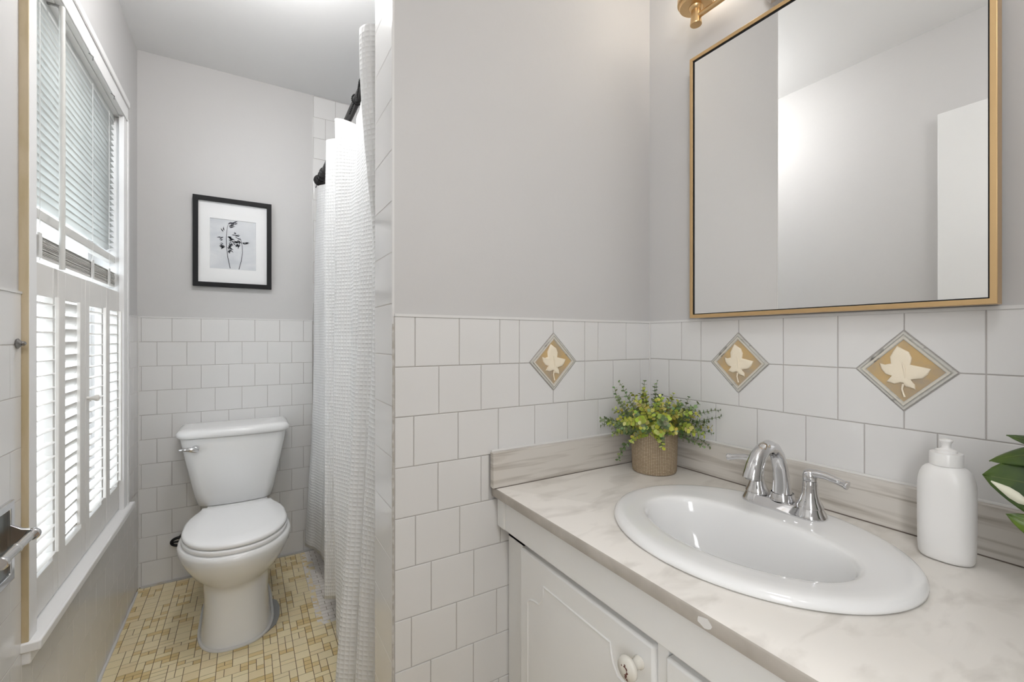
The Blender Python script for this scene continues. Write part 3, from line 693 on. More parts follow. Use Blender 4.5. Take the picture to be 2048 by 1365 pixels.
# ------------------------------------------------------------------ paper holder and hook on the left wall
tp = thing('toilet_paper_holder', (-.411, 1.21, Zc(-.40)), 'chrome toilet paper holder with empty roller on the near left wall', 'paper holder')
m = MB(); 
def frameL(mb, y0, y1, z0, z1, w_, xa, xb):
    mb.add([(x, y, Zc(z)) for x in (xa, xb) for y, z in [(y0, z0), (y1, z0), (y1, z1), (y0, z1), (y0+w_, z0+w_), (y1-w_, z0+w_), (y1-w_, z1-w_), (y0+w_, z1-w_)]],
           [f_ for k in range(4) for f_ in [(k, (k+1) % 4, (k+1) % 4+4, k+4), (8+k, 8+k+4, 8+(k+1) % 4+4, 8+(k+1) % 4), (k, 8+k, 8+(k+1) % 4, (k+1) % 4), (k+4, (k+1) % 4+4, 8+(k+1) % 4+4, 8+k+4)]])
frameL(m, 1.125, 1.294, -.487, -.325, .016, -.4112, -.403); m.build('plate', CHROME, tp, bevel=.002)
Bx(-.4108, -.4095, 1.135, 1.285, Zc(-.478), Zc(-.334)).build('recess', mat('dark_chrome', (.22, .235, .23), .3, metal=1), tp)
for yy in (1.280, 1.140):
    a = MB(); s = 1
    a.rings([[(-.405, yy-.004, Zc(-.372)), (-.405, yy+.004, Zc(-.372)), (-.405, yy+.004, Zc(-.43)), (-.405, yy-.004, Zc(-.43))],
             [(-.389, yy-.004, Zc(-.383)), (-.389, yy+.004, Zc(-.383)), (-.389, yy+.004, Zc(-.415)), (-.389, yy-.004, Zc(-.415))],
             [(-.371, yy-.004, Zc(-.388)), (-.371, yy+.004, Zc(-.388)), (-.371, yy+.004, Zc(-.408)), (-.371, yy-.004, Zc(-.408))]])
    a.lathe((-.373, yy-.005, Zc(-.398)), [(.011, 0), (.012, .002), (.012, .008), (.011, .010)], 20, axis='Y')
    a.build('arm', CHROME, tp, bevel=.001)
ro = MB(); ro.tube([(-.375, 1.145, Zc(-.398)), (-.375, 1.205, Zc(-.398))], .0095, 20); ro.tube([(-.375, 1.205, Zc(-.398)), (-.375, 1.275, Zc(-.398))], .0082, 20)
ro.lathe((-.375, 1.20, Zc(-.398)), [(.0095, 0), (.0105, .002), (.0105, .006), (.0082, .008)], 20, axis='Y')
ro.build('roller', mat('satin_chrome', (.72, .71, .69), .2, metal=1), tp)
wk = thing('wall_hook', (-.411, 1.328, Zc(-.009)), 'small tarnished metal stub fitting on the near left tiled wall', 'hook')
MB().lathe((-.4108, 1.325, Zc(-.009)), [(.010, 0), (.011, .003), (.007, .006), (.005, .009)], 8, axis='X').build('base', STEEL, wk)
MB().tube([(-.405, 1.325, Zc(-.009)), (-.400, 1.324, Zc(-.009)), (-.397, 1.323, Zc(-.008))], [.004, .0055, .0035], 8).build('peg', STEEL, wk)

# ------------------------------------------------------------------ vanity
va = thing('vanity_cabinet', (.80, .40, 0), 'white painted vanity cabinet with arched panel doors under the sink counter', 'cabinet')
YA, YB = -.118, .932
body = MB()
body.box(.55, .57, YA, .08, .10, Zc(-.3745)); body.box(.537, .57, .4435, .4642, .10, Zc(-.440)); body.box(.55, .57, .820, YB, .0, Zc(-.3745))
body.box(.55, .57, YA, YB, .10, .13); body.box(.55, .57, .0, YB, Zc(-.48), Zc(-.3745))
body.box(.57, 1.045, .914, YB, 0, Zc(-.3745)); body.box(.57, 1.045, YA, YA+.018, 0, Zc(-.3745)); body.box(.57, 1.045, YA+.018, .914, .10, .118)
body.box(.60, .615, YA, .914, 0, .10)
body.build('body', CAB, va, bevel=.0015)
rl = MB(); rl.box(.521, .55, YA, .905, Zc(-.450), Zc(-.3745)); rl.build('top_rail', CAB, va, bevel=.003)
fi = MB(); fi.box(.517, .55, .897, .9325, Zc(-.449), Zc(-.3745)); fi.build('filler_strip', CAB, va, bevel=.005)
sc = MB(); sc.box(.541, .55, .865, .872, .1, Zc(-.455)); 
def door(y0, y1, label=None):
    d = MB(); d.box(.529, .549, y0, y1, .135, Zc(-.467)); o = d.build('door', CAB, va, bevel=.005)
    cy = (y0+y1)/2; hw = (y1-y0)/2; X = .529; zt = -.514
    pts = []
    # cathedral outline: top straight, notched shoulders, long sides
    pts += [(cy+hw-.032, .19), (cy+hw-.032, Zc(-.578))]
    for k in range(7): a = PI*1.0-PI/2*k/6*1.0; pts.append((cy+hw-.032-.0-(.043-.043*math.cos(PI/2*k/6))-.0, Zc(-.578)+.0+.018*math.sin(PI/2*k/6)))
    c0 = (cy+hw-.086, Zc(-.560))
    pts += [(cy+.104, Zc(-.545)), (cy+.1, Zc(-.53)), (cy+.098, Zc(zt))]
    q = [(cy-(y-cy), z) for y, z in reversed(pts)]
    loop = pts+q+[pts[0]]
    m = MB(); m.tube([(X+.0008, y, z) for y, z in loop], .0026, 8)
    m.build('panel_moulding', CAB, o)
    return o
dA = door(.4647, .846); dB = door(.060, .443)
def knob(y, z, par):
    m = MB(); m.lathe((.5285, y, z), [(.0100, 0), (.0100, -.003), (.0085, -.005), (.0078, -.014), (.013, -.019), (.0180, -.023), (.0185, -.027), (.0165, -.031), (.004, -.0335)], 32, axis='X')
    k = m.build('knob', mat('cream_ceramic', (.74, .71, .64), .22), par, angle=60)
    tag(k, 'cream ceramic knob with worn brown paint')
    r_ = MB(); rg = random.Random(5)
    for c0, c1, rad in [(-.002, .003, .0045), (-.004, -.001, .004), (-.003, -.006, .0035), (-.001, .008, .002), (-.002, -.010, .0025), (-.005, -.012, .002), (.006, .004, .0015)]:
        n = 10; pl = [(.5285-.0338+.0010*math.hypot(c0, c1)/.01, y+c0+rad*rg.uniform(.5, 1.1)*math.cos(2*PI*i/n), z+c1+rad*rg.uniform(.5, 1.1)*math.sin(2*PI*i/n)) for i in range(n)]
        r_.add(pl, [tuple(range(n))])
    r_.build('worn_paint', RUST, k)
    m = MB(); m.tube([(.5287-.031+.0005, y+.0145*math.cos(a), z+.0145*math.sin(a)) for a in [2*PI*i/32 for i in range(33)]], .0006, 6, cap=False); m.build('ring_line', RUST, k)
knob(.492, Zc(-.506), dA); knob(.088, Zc(-.506), dB)

ctop = thing('countertop', (.78, .41, Zc(-.374)), 'cream marbled countertop with a streaked low backsplash', 'countertop')
SC = (.772, .472)
def slab():
    m = MB(); X0, X1, Y0, Y1 = .505, 1.047, -.12, .934; zt, zb = Zc(-.354), Zc(-.374)
    angs = sorted([2*PI*k/96 for k in range(96)]+[math.atan2(y-SC[1], x-SC[0]) % (2*PI) for x in (X0, X1) for y in (Y0, Y1)])
    inn, out = [], []
    for a in angs:
        c_, s = math.cos(a), math.sin(a); inn.append((SC[0]+.186*c_, SC[1]+.228*s))
        t_ = min([(X1-SC[0])/c_ if c_ > 1e-9 else (X0-SC[0])/c_ if c_ < -1e-9 else 9, (Y1-SC[1])/s if s > 1e-9 else (Y0-SC[1])/s if s < -1e-9 else 9])
        out.append((SC[0]+c_*t_, SC[1]+s*t_))
    n = len(angs)
    e = .0022
    def O(p, z, d): return (max(p[0], X0+d), p[1], z)
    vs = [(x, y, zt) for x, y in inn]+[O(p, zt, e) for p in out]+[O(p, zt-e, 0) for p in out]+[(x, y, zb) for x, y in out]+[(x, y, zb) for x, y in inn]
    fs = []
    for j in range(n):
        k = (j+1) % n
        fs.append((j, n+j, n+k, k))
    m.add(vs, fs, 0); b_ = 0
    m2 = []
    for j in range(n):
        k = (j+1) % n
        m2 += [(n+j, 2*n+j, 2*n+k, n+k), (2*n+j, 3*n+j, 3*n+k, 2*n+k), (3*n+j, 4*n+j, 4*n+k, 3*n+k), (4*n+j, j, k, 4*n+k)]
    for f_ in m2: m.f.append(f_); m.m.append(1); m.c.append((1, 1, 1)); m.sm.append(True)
    return m
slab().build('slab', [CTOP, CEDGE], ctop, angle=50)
ch_ = MB()
rg = random.Random(2)
outl = [(.5045, .562+.0115*math.cos(a)*rg.uniform(.8, 1.2), Zc(-.3645)+.0075*math.sin(a)*rg.uniform(.8, 1.15)) for a in [2*PI*k/12 for k in range(12)]]
outl = [(.5047, .361+.010*math.cos(a)*rg.uniform(.8, 1.2), Zc(-.3640)+.0068*math.sin(a)*rg.uniform(.8, 1.15)) for a in [2*PI*k/12 for k in range(12)]]
ch_.add(outl, [tuple(reversed(range(12)))]); ch_.build('chipped_spot', CAULK, ctop)
bs = MB(); bs.box(1.031, 1.048, -.12, .934, Zc(-.3535), Zc(-.269)); bs.build('backsplash', BSPL, ctop, bevel=.0015)
bs = MB(); bs.box(.500, 1.0305, .918, .934, Zc(-.3535), Zc(-.269)); bs.build('backsplash', BSPL, ctop, bevel=.0015)
cb = MB(); cb.tube([(1.0455, -.12, Zc(-.2685)), (1.0455, .934, Zc(-.2685))], .0035, 8); cb.tube([(.503, .9335, Zc(-.2685)), (1.045, .9335, Zc(-.2685))], .0035, 8)
cb.build('caulk_line', CAULK, ctop)
dk = MB(); dk.box(1.0295, 1.0312, -.12, .917, Zc(-.3542), Zc(-.3522)); dk.box(.503, 1.03, .9165, .9182, Zc(-.3542), Zc(-.3530)); dk.build('seam', mat('dark_seam', (.16, .13, .11), .9), ctop)

# sink
sk_ = thing('sink', (SC[0], SC[1], Zc(-.354)), 'oval white drop-in porcelain sink set in the countertop', 'sink')
def ell(ax, ay, z, cx_=SC[0], n=96): return [(cx_+ax*math.cos(2*PI*k/n), SC[1]+ay*math.sin(2*PI*k/n), Zc(z)) for k in range(n)]
def bowl(s, z, sx=1, n=96):
    out = []; cx_, hf, hb, hy = .752, .122, .100, .184
    cx_ = cx_
    for k in range(n):
        a = 2*PI*k/n; c_, q = math.cos(a), math.sin(a); e = 2.35 if c_ > 0 else 2.0
        x = c_*(hb*(1+.28*q*q) if c_ > 0 else hf); y = q*hy
        out.append((cx_+.005*(1-s)+x*s, SC[1]+y*s, Zc(z)))
    return out
def blend(r1, r2, t_, z): return [(a[0]+(b_[0]-a[0])*t_, a[1]+(b_[1]-a[1])*t_, Zc(z)) for a, b_ in zip(r1, r2)]
e0 = ell(.188, .230, -.345); b0 = bowl(1.0, -.35)
ba = MB()
ba.rings([ell(.182, .224, -.3745), ell(.184, .226, -.3530), ell(.204, .246, -.3530), ell(.2065, .2485, -.3510), ell(.2065, .2485, -.3465), ell(.203, .245, -.3415), ell(.197, .239, -.3385), e0 and ell(.188, .230, -.3375),
          blend(ell(.188, .230, 0), b0, .35, -.3385), blend(ell(.188, .230, 0), b0, .7, -.3395), blend(ell(.188, .230, 0), b0, .9, -.3402), bowl(1.0, -.3415), bowl(.975, -.345), bowl(.955, -.352), bowl(.93, -.368), bowl(.89, -.395), bowl(.82, -.428), bowl(.72, -.452), bowl(.58, -.468), bowl(.38, -.477), bowl(.16, -.480), bowl(.10, -.4805)], False, True)
ba.build('basin', PORC, sk_, angle=70)
dr = MB(); dr.lathe((.757, SC[1], Zc(-.4800)), [(.005, .001), (.012, .0015), (.019, .003), (.023, .0015), (.024, -.001)], 28); dr.build('drain', CHROME, sk_)

# faucet
FX, FY, FZ = .925, .484, -.338
fa = thing('faucet', (FX, FY, Zc(FZ)), 'chrome two-handle arched faucet on the back rim of the sink', 'faucet')
def stad(w_, l_, z, n=12):
    out = []
    for k in range(n+1): a = -PI/2+PI*k/n; out.append((FX+w_*math.sin(a+0), FY+l_+w_*math.cos(a), Zc(z)))
    for k in range(n+1): a = PI/2-PI*k/n; out.append((FX+w_*math.sin(a), FY-l_-w_*math.cos(a), Zc(z)))
    return out
m = MB(); m.rings([stad(.0285, .0508, FZ-.0015), stad(.029, .0508, FZ+.0015), stad(.027, .0508, FZ+.004), stad(.0215, .0508, FZ+.014), stad(.019, .0508, FZ+.0165), stad(.017, .0508, FZ+.0165)])
m.build('base_plate', CHROME, fa, angle=40)
for s in (-1, 1):
    hy = FY+s*.0508
    m = MB(); m.lathe((FX, hy, Zc(FZ)), [(.0285, -.001), (.029, .002), (.0265, .007), (.0225, .015), (.0215, .0175), (.0225, .0178), (.0222, .021), (.0175, .030), (.0140, .042), (.0125, .055), (.0120, .067), (.0118, .0675)], 36)
    h_ = m.build('handle', CHROME, fa, angle=40)
    m = MB()
    m.lathe((FX, hy, Zc(FZ)), [(.0118, .0682), (.0123, .0695), (.0122, .078), (.010, .0855), (.005, .0885), (.0005, .089)], 32)
    m.tube([(FX, hy-s*.002, Zc(FZ+.079)), (FX, hy+s*.012, Zc(FZ+.0835)), (FX-.001, hy+s*.028, Zc(FZ+.0835)), (FX-.002, hy+s*.045, Zc(FZ+.080)), (FX-.003, hy+s*.059, Zc(FZ+.0765)), (FX-.003, hy+s*.060, Zc(FZ+.0763)), (FX-.003, hy+s*.064, Zc(FZ+.0755))], [.0085, .008, .0068, .0062, .0064, .0078, .0078], 16)
    m.build('lever', CHROME, h_, angle=50)
m = MB(); path = [(0, .010), (-.001, .03), (-.003, .055), (-.008, .082), (-.018, .106), (-.033, .122), (-.051, .128), (-.070, .124), (-.086, .112), (-.096, .096), (-.102, .080), (-.1035, .074)]
rad = [.0215, .0175, .0150, .0138, .0132, .0130, .0132, .0138, .0148, .0160, .0175, .0178]
m.tube([(FX+x, FY, Zc(FZ+z)) for x, z in path], rad, 28)
m.lathe((FX, FY, Zc(FZ)), [(.024, .0162), (.0238, .019), (.0222, .024), (.020, .03)], 28, cap=False)
m.build('spout', CHROME, fa, angle=50)
MB().tube([(FX-.1030, FY, Zc(FZ+.0775)), (FX-.1042, FY, Zc(FZ+.0715))], .0125, 20).build('aerator', mat('grey_aerator', (.4, .4, .4), .4, metal=1), fa)

# soap bottle
sb = thing('soap_bottle', (.968, .247, Zc(-.354)), 'plain white oval squeeze bottle standing on the counter behind the sink', 'bottle')
def ob(a, b_, z, n=48, e=2.3): return [(.968+b_*math.copysign(abs(math.cos(q))**(2/e), math.cos(q)), .252+a*math.copysign(abs(math.sin(q))**(2/e), math.sin(q)), Zc(-.354)+z) for q in [2*PI*k/n for k in range(n)]]
m = MB(); m.rings([ob(.028, .021, .0008), ob(.0315, .0245, .002), ob(.0335, .0265, .006), ob(.0345, .0275, .02), ob(.035, .0275, .06), ob(.035, .0275, .112), ob(.0342, .0268, .127), ob(.0322, .0252, .136), ob(.0292, .0232, .143), ob(.0255, .0205, .1475), ob(.0215, .0185, .150), ob(.0185, .0175, .1525)])
m.build('body', BOT, sb, angle=60)
def rnd(prof, n=36): return MB().lathe((.968, .252, Zc(-.354)), prof, n)
rnd([(.0195, .151), (.0205, .152), (.0205, .170), (.0198, .1715), (.013, .172)]).build('cap', BOT, sb, angle=40)
rnd([(.0135, .1718), (.0132, .1755), (.0085, .177), (.0062, .179), (.0058, .185), (.0078, .189), (.0085, .1905), (.0078, .192), (.003, .1935)], 28).build('nozzle', BOT, sb, angle=50)

# ------------------------------------------------------------------ mirror
mr = thing('wall_mirror', (1.049, .485, Zc(.0557)), 'large rectangular mirror in a thin brushed gold frame above the sink', 'mirror')
def frameR(y0, y1, z0, z1, w_, xa, xb):
    mb = MB()
    mb.add([(x, y, Zc(z)) for x in (xa, xb) for y, z in [(y0, z0), (y1, z0), (y1, z1), (y0, z1), (y0+w_, z0+w_), (y1-w_, z0+w_), (y1-w_, z1-w_), (y0+w_, z1-w_)]],
           [f_ for k in range(4) for f_ in [(k+4, (k+1) % 4+4, (k+1) % 4, k), (8+(k+1) % 4, 8+(k+1) % 4+4, 8+k+4, 8+k), ((k+1) % 4, 8+(k+1) % 4, 8+k, k), (8+k+4, 8+(k+1) % 4+4, (k+1) % 4+4, k+4)]])
    return mb
MF = 1.010
fr_ = frameR(.2035, .766, .0560, .743, .0088, MF, 1.035).build('frame', BRASS, mr, bevel=.0008)
Bx(MF+.005, MF+.007, .210, .760, Zc(.062), Zc(.737)).build('mirror_glass', MIRROR, mr)
m = frameR(.2120, .7575, .0645, .7345, .0026, MF+.003, MF+.0049).build('inner_lip', BLACK, mr)
Bx(1.022, 1.0475, .235, .735, Zc(.075), Zc(.72)).build('backing', mat('backing_board', (.42, .30, .17), .7), mr)

# ------------------------------------------------------------------ vanity light
vl = thing('vanity_light', (1.049, .485, Zc(.80)), 'brushed brass bar vanity light with round lamp cups above the mirror', 'lamp')
m = MB(); 
oc = [(.485+a, .835+b_) for a, b_ in [(-.083, -.062), (.083, -.062), (.095, -.045), (.095, .045), (.083, .062), (-.083, .062), (-.095, .045), (-.095, -.045)]]
m.rings([[(1.0525, y, Zc(z)) for y, z in oc], [(1.036, y, Zc(z)) for y, z in oc], [(1.030, .485+(y-.485)*.94, Zc(.835+(z-.835)*.9)) for y, z in oc]])
m.build('backplate', NICKEL, vl, bevel=.001)
LX = .985
m = MB(); m.tube([(LX, .242, Zc(.822)), (LX, .728, Zc(.822))], .0065, 16); m.tube([(1.031, .485, Zc(.822)), (LX, .485, Zc(.822))], .009, 16); m.build('bar', BRASS, vl)
for yy in (.242, .485, .728):
    m = MB(); m.lathe((LX, yy, Zc(.803)), [(.0135, 0), (.0142, .001), (.0142, .003), (.012, .022), (.012, .036), (.017, .040), (.018, .044), (.0385, .046), (.040, .048), (.040, .056), (.0445, .057), (.0445, .068), (.03, .070), (.02, .09), (.004, .092)], 40)
    c_ = m.build('lamp_cup', BRASS, vl, angle=40)
    bm = MB(); bm.lathe((LX, yy, Zc(.90)), [(.010, 0), (.012, .01), (.024, .035), (.029, .06), (.024, .082), (.010, .093), (.001, .095)], 24); bm.build('bulb', BULB, c_, angle=60)
    sh = MB(); sh.lathe((LX, yy, Zc(.873)), [(.040, 0), (.042, .02), (.044, .14), (.0425, .14), (.0405, .02), (.0385, .002)], 32, cap=False); sh.build('glass_shade', thin_glass((lambda m2: (setattr(m2, 'use_nodes', True), m2)[1])(bpy.data.materials.new('lamp_glass'))), c_)
    l = bpy.data.lights.new('vanity_bulb_light', 'POINT'); l.energy = .36; l.color = (1, .95, .87); l.shadow_soft_size = .03
    lo = bpy.data.objects.new('vanity_bulb_light', l); COL.objects.link(lo); lo.location = (LX-.0, yy, Zc(.945))

# ------------------------------------------------------------------ leaf accent tiles
LEAF = [(-.14, .68), (-.02, .60), (.11, .52), (.175, .36), (.15, .17), (.30, .14), (.57, .08), (.50, -.08), (.40, -.19), (.22, -.22), (.13, -.25), (.24, -.36), (.25, -.50), (.14, -.45), (.05, -.44), (.0, -.34), (-.07, -.33), (-.20, -.38), (-.38, -.33), (-.31, -.22), (-.26, -.16), (-.40, -.12), (-.50, .02), (-.55, .19), (-.42, .15), (-.28, .19), (-.30, .38), (-.22, .55)]
def accent(P, u0, v0, label):
    loc = P(u0, v0, 0)
    t = thing('leaf_accent_tile', loc, label, 'tile', 'diamond accent tiles with a raised leaf')
    def dia(r, n): return [P(u0+r*a, v0+r*b_, n) for a, b_ in [(1, 0), (0, 1), (-1, 0), (0, -1)]]
    m = MB(); r = .0735
    m.rings([dia(r, -.0025), dia(r, .0015), dia(r*.985, .0025), dia(r*.93, .0030), dia(r*.915, .0010), dia(r*.90, .0010), dia(r*.885, .0030), dia(r*.80, .0030), dia(r*.785, .0008)], False, False, closed=True)
    # dark outer bead gets the stone, pale inner bead its own part
    m.build('border', STONE, t, angle=20)
    m = MB(); m.rings([dia(r*.89, .0005), dia(r*.882, .0038), dia(r*.825, .0038), dia(r*.815, .0005)], False, False); m.build('inner_border', mat('pale_border', (.70, .66, .58), .35), t, angle=20)
    MB().add(dia(r*.84, .0010), [(0, 1, 2, 3)]).build('field', GOLDT, t)
    m = MB(); s = r*.92; n = len(LEAF); cen = (0, .02)
    def Lp(k, z): return [P(u0+s*(cen[0]+(a-cen[0])*k), v0+s*(cen[1]+(b_-cen[1])*k), z) for a, b_ in LEAF]
    rr_ = [Lp(1, .0008), Lp(.985, .0030), Lp(.90, .0042), Lp(.6, .0040), Lp(.2, .0030)]
    m.rings(rr_, False, True)
    m.tube([P(u0+s*a, v0+s*b_, .003) for a, b_ in [(.0, -.36), (-.03, -.50), (.0, -.62), (.03, -.72)]], [.0022, .0016, .0016, .002], 8)
    m.tube([P(u0+s*a, v0+s*b_, .0038) for a, b_ in [(.03, -.2), (.02, .05), (-.03, .24)]], [.0006, .0018, .0004], 8)
    m.build('leaf_relief', LEAFC, t, angle=60)
    return t
accent(PF(.936), .688, -.0585, 'diamond leaf tile on the short alcove wall, left of the potted plant')
accent(PRt(1.049), -.6539, -.0585, 'diamond leaf tile under the mirror, nearer the wall corner and plant')
accent(PRt(1.049), -.331, -.0585, 'diamond leaf tile under the mirror, largest in view, above the bottle')

# ------------------------------------------------------------------ potted eucalyptus
PX, PY, PZ = .945, .828, Zc(-.354)
pp = thing('potted_plant', (PX, PY, PZ), 'bushy yellow-green artificial plant in a woven tan pot in the counter corner', 'plant')
m = MB(); m.lathe((PX, PY, PZ), [(.045, .0005), (.0555, .001), (.0575, .006), (.059, .05), (.0605, .112), (.0600, .1155), (.0565, .1155), (.056, .10), (.001, .098)], 64, uv=True, cap=False)
m.add([(PX+.045*math.cos(2*PI*k/32), PY+.045*math.sin(2*PI*k/32), PZ+.0005) for k in range(32)], [tuple(range(32))])
m.build('pot', POTM, pp, angle=40)
MB().lathe((PX, PY, PZ+.099), [(.055, 0), (.03, .008), (.001, .012)], 24).build('soil', SOIL, pp)
fol = MB(); stm = MB(); rp = random.Random(11)
def leaf3(mb, p, d, up, L, W, col, cup=.25):
    d = d.normalized(); s = d.cross(up).normalized(); n_ = s.cross(d)
    pts = [p, p+d*L*.25+s*W*.42+n_*cup*W*.3, p+d*L*.65+s*W*.5+n_*cup*W*.4, p+d*L, p+d*L*.65-s*W*.5+n_*cup*W*.4, p+d*L*.25-s*W*.42+n_*cup*W*.3, p+d*L*.5]
    mb.add(pts, [(0, 6, 1), (1, 6, 2), (2, 6, 3), (3, 6, 4), (4, 6, 5), (5, 6, 0)], 0, col)
def sprig(base, dirv, length, lsize, cols, bend=.5, step=.0085, r0=.0011):
    p = Vector(base); d = Vector(dirv).normalized(); pts = [p.copy()]; n_ = int(length/step); ph = rp.uniform(0, 6)
    for k in range(n_):
        d = (d+Vector((rp.uniform(-.12, .12), rp.uniform(-.12, .12), -bend*.05+rp.uniform(-.08, .08)))).normalized(); p = p+d*step
        p.x = min(p.x, 1.041); p.y = min(p.y, .926)
        if p.z < PZ+.1 : p.x = min(p.x, 1.022); p.y = min(p.y, .909)
        pts.append(p.copy())
        if k < n_*.18: continue
        a = ph+k*PI/2; side = d.orthogonal().normalized(); side = Matrix.Rotation(a, 3, d) @ side
        sz = lsize*(1.0-.55*k/n_)*rp.uniform(.8, 1.15)
        for q in (1, -1):
            dv = side*q+d*.45
            e = p+dv.normalized()*sz
            if e.x > 1.044 or e.y > .930: continue
            c_ = rp.choice(cols); c_ = tuple(x*rp.uniform(.8, 1.15) for x in c_)
            leaf3(fol, p, dv, d, sz, sz*.85, c_)
    stm.tube(pts, [r0*(1-.6*i/len(pts)) for i in range(len(pts))], 5)
YG = [(.46, .50, .06), (.55, .58, .10), (.36, .42, .07), (.62, .64, .20)]
GG = [(.17, .25, .10), (.23, .31, .14), (.12, .18, .07), (.28, .35, .18)]
cen = (PX, PY, PZ+.10)
for k in range(44):      # dense middle
    a = rp.uniform(0, 2*PI); el = rp.uniform(.35, 1.45); r_ = rp.uniform(.0, .045)
    sprig((PX+r_*math.cos(a), PY+r_*math.sin(a), PZ+.10), (math.cos(a)*math.cos(el), math.sin(a)*math.cos(el), math.sin(el)), rp.uniform(.085, .135), .021, rp.choice([YG, YG, GG]), .6, .0088)
for k in range(26):
    a = rp.uniform(0, 2*PI); el = rp.uniform(.15, 1.1); r_ = rp.uniform(.01, .045)
    sprig((PX+r_*math.cos(a), PY+r_*math.sin(a), PZ+.105), (math.cos(a)*math.cos(el), math.sin(a)*math.cos(el), math.sin(el)), rp.uniform(.075, .115), .020, YG+GG, .8, .0088)
# long outliers; right-as-seen is (.86,-.51), towards camera (-.5,-.86)
RT = Vector((.8573, -.5148, 0)); FW = Vector((.5148, .8573, 0))
for u, v, f_, L_, sz in [(-.75, .95, .0, .125, .017), (-.60, 1.1, .1, .135, .016), (-.45, 1.2, .1, .115, .018), (-1.1, .45, -.3, .110, .017), (-1.1, .65, -.2, .100, .017), (-1.2, .15, -.5, .105, .011), (-1.1, -.45, -.6, .120, .015), (-.2, 1.4, .1, .11, .017),
                         (.05, 1.5, .1, .115, .012), (.95, .95, -.5, .135, .016), (1.0, .40, -.5, .125, .015), (1.1, .22, -.6, .120, .015), (1.15, .02, -.7, .120, .014), (1.0, -.1, -.7, .110, .015), (.8, .3, -.5, .11, .018), (.7, .6, -.4, .10, .019), (-.8, .6, -.3, .11, .018), (-.9, .3, -.5, .09, .018), (.9, .6, -.5, .10, .017)]:
    sprig(Vector(cen)+RT*u*.03, RT*u+FW*f_+Vector((0, 0, v+.1)), L_*(1.25 if v > .3 else 1.08), sz, GG, .4, .0095)
for u, v, f_, L_ in [(-.25, .0, -1.2, .070), (.1, -.05, -1.2, .075), (-.55, .35, -1.1, .095), (.55, .3, -1.2, .09), (-.1, .6, -1.1, .10), (.35, .7, -1.0, .10), (-.8, .2, -.8, .10), (.8, .1, -.9, .09), (.2, 1.0, -.8, .11), (-.4, .9, -.8, .105)]:
    sprig(Vector(cen)+RT*u*.035-FW*.03+Vector((0, 0, .014)), RT*u+FW*f_*.8+Vector((0, 0, v+.55)), L_*1.1, .024, YG, 1.3, .0078)
fol.build('foliage', FOL, pp, angle=180); stm.build('stems', STEM, pp)

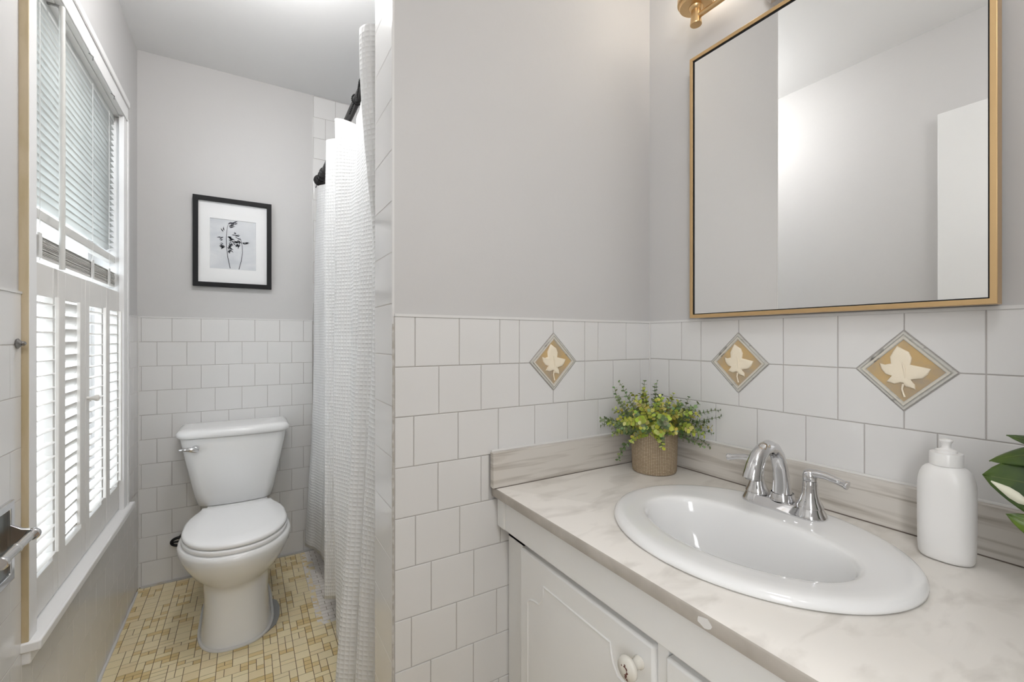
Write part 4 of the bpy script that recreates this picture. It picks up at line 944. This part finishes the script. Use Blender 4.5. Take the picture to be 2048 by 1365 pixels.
# ------------------------------------------------------------------ variegated plant at the right edge
GX, GY = .930, .045
gp = thing('variegated_plant', (GX, GY, PZ), 'dark glossy leaves with a cream patch at the right edge of the counter', 'plant')
MB().lathe((GX, GY, PZ), [(.035, .0005), (.045, .002), (.055, .09), (.057, .10), (.052, .10), (.048, .09), (.001, .088)], 40).build('pot', mat('white_ceramic_pot', (.75, .74, .72), .3), gp, angle=40)
def bigleaf(base, tip, W, nrm, droop=.1, parts='leaf', seg=14, patch=None, curl=.25):
    b0_, t0 = Vector(base), Vector(tip); d = t0-b0_; L_ = d.length; dn = d.normalized(); n0 = Vector(nrm); s = dn.cross(n0).normalized(); n0 = s.cross(dn).normalized()
    m = MB(); rows = []
    NW = 8
    for i in range(seg+1):
        t_ = i/seg; w_ = W*(math.sin(PI*min(1, t_**.8))**.75 if 0 < t_ < 1 else 0)*(1-.12*t_)
        c_ = b0_+d*t_+n0*(droop*L_*math.sin(PI*t_))
        rows.append([c_+s*(w_*q)+n0*(-curl*abs(q)**1.5*w_+.02*W*math.cos(q*9)*0+(.0012 if abs(q) > .1 else 0)) for q in [(-1+2*j/NW) for j in range(NW+1)]])
    m.rings(rows, False, False, closed=False)
    o = m.build(parts, BIGL, gp, angle=180, solid=.0009)
    if patch:
        pm = MB(); r2 = []

        i0, i1, qa, qb = patch
        idx = range(i0, i1+1)
        for i in idx:
            t_ = (i-i0)/(i1-i0); wv = math.sin(PI*min(max(t_, .04), .96))**.6
            row = rows[i]; 
            def at(q): 
                x = (q+1)/2*NW; j = min(int(x), NW-1); return row[j]+(row[j+1]-row[j])*(x-j)
            qm = (qa+qb)/2+.12*(t_-.5); hwq = (qb-qa)/2*wv
            r2.append([at(max(-1, qm-hwq))+n0*.0012, at(qm)+n0*.0013, at(min(1, qm+hwq))+n0*.0012])
        pm.rings(r2, False, False, closed=False); tag(pm.build('cream_patch', CREAMV, o, angle=180, solid=.0006), 'cream white patch on the leaf')
    v = MB(); v.tube([(b0_+d*(i/seg)+n0*(droop*L_*math.sin(PI*i/seg)+.0008)) for i in range(seg)], [.0011*(1-.7*i/seg) for i in range(seg)], 6); v.build('midrib', STEM, o)
    return o
facing = Vector((-.90, -.35, .25))
def V(x, y, z): return (x, y, Zc(z))
bigleaf(V(.925, .075, -.200), V(.900, .1965, -.193), .052, facing, .04, patch=(9, 13, -.85, -.35), curl=.10)
bigleaf(V(.935, .080, -.160), V(.915, .1925, -.1755), .024, (-.6, -.1, .8), .16, curl=.2)
bigleaf(V(.940, .070, -.165), V(.930, .179, -.1376), .020, (-.5, -.1, .85), .05, curl=.2)
bigleaf(V(.920, .060, -.285), V(.890, .172, -.2387), .028, facing, .05, curl=.2)
bigleaf(V(.935, .03, -.20), V(.95, -.05, -.17), .028, facing, .1)
bigleaf(V(.95, .05, -.15), V(.97, .02, -.07), .026, (-.9, -.3, 0), .1)
sm = MB()
for tip in [(.925, .075, -.196), (.935, .080, -.160), (.940, .070, -.165), (.920, .060, -.285), (.935, .03, -.20), (.95, .05, -.15)]:
    a = Vector((GX, GY, PZ+.08)); b_ = Vector(V(*tip)); mid = (a+b_)/2+Vector((0, 0, .01)); sm.tube([a, mid, b_], .0016, 6)
sm.build('stems', STEM, gp)
MB().lathe((GX, GY, PZ+.0885), [(.047, 0), (.001, .004)], 24).build('soil', SOIL, gp)
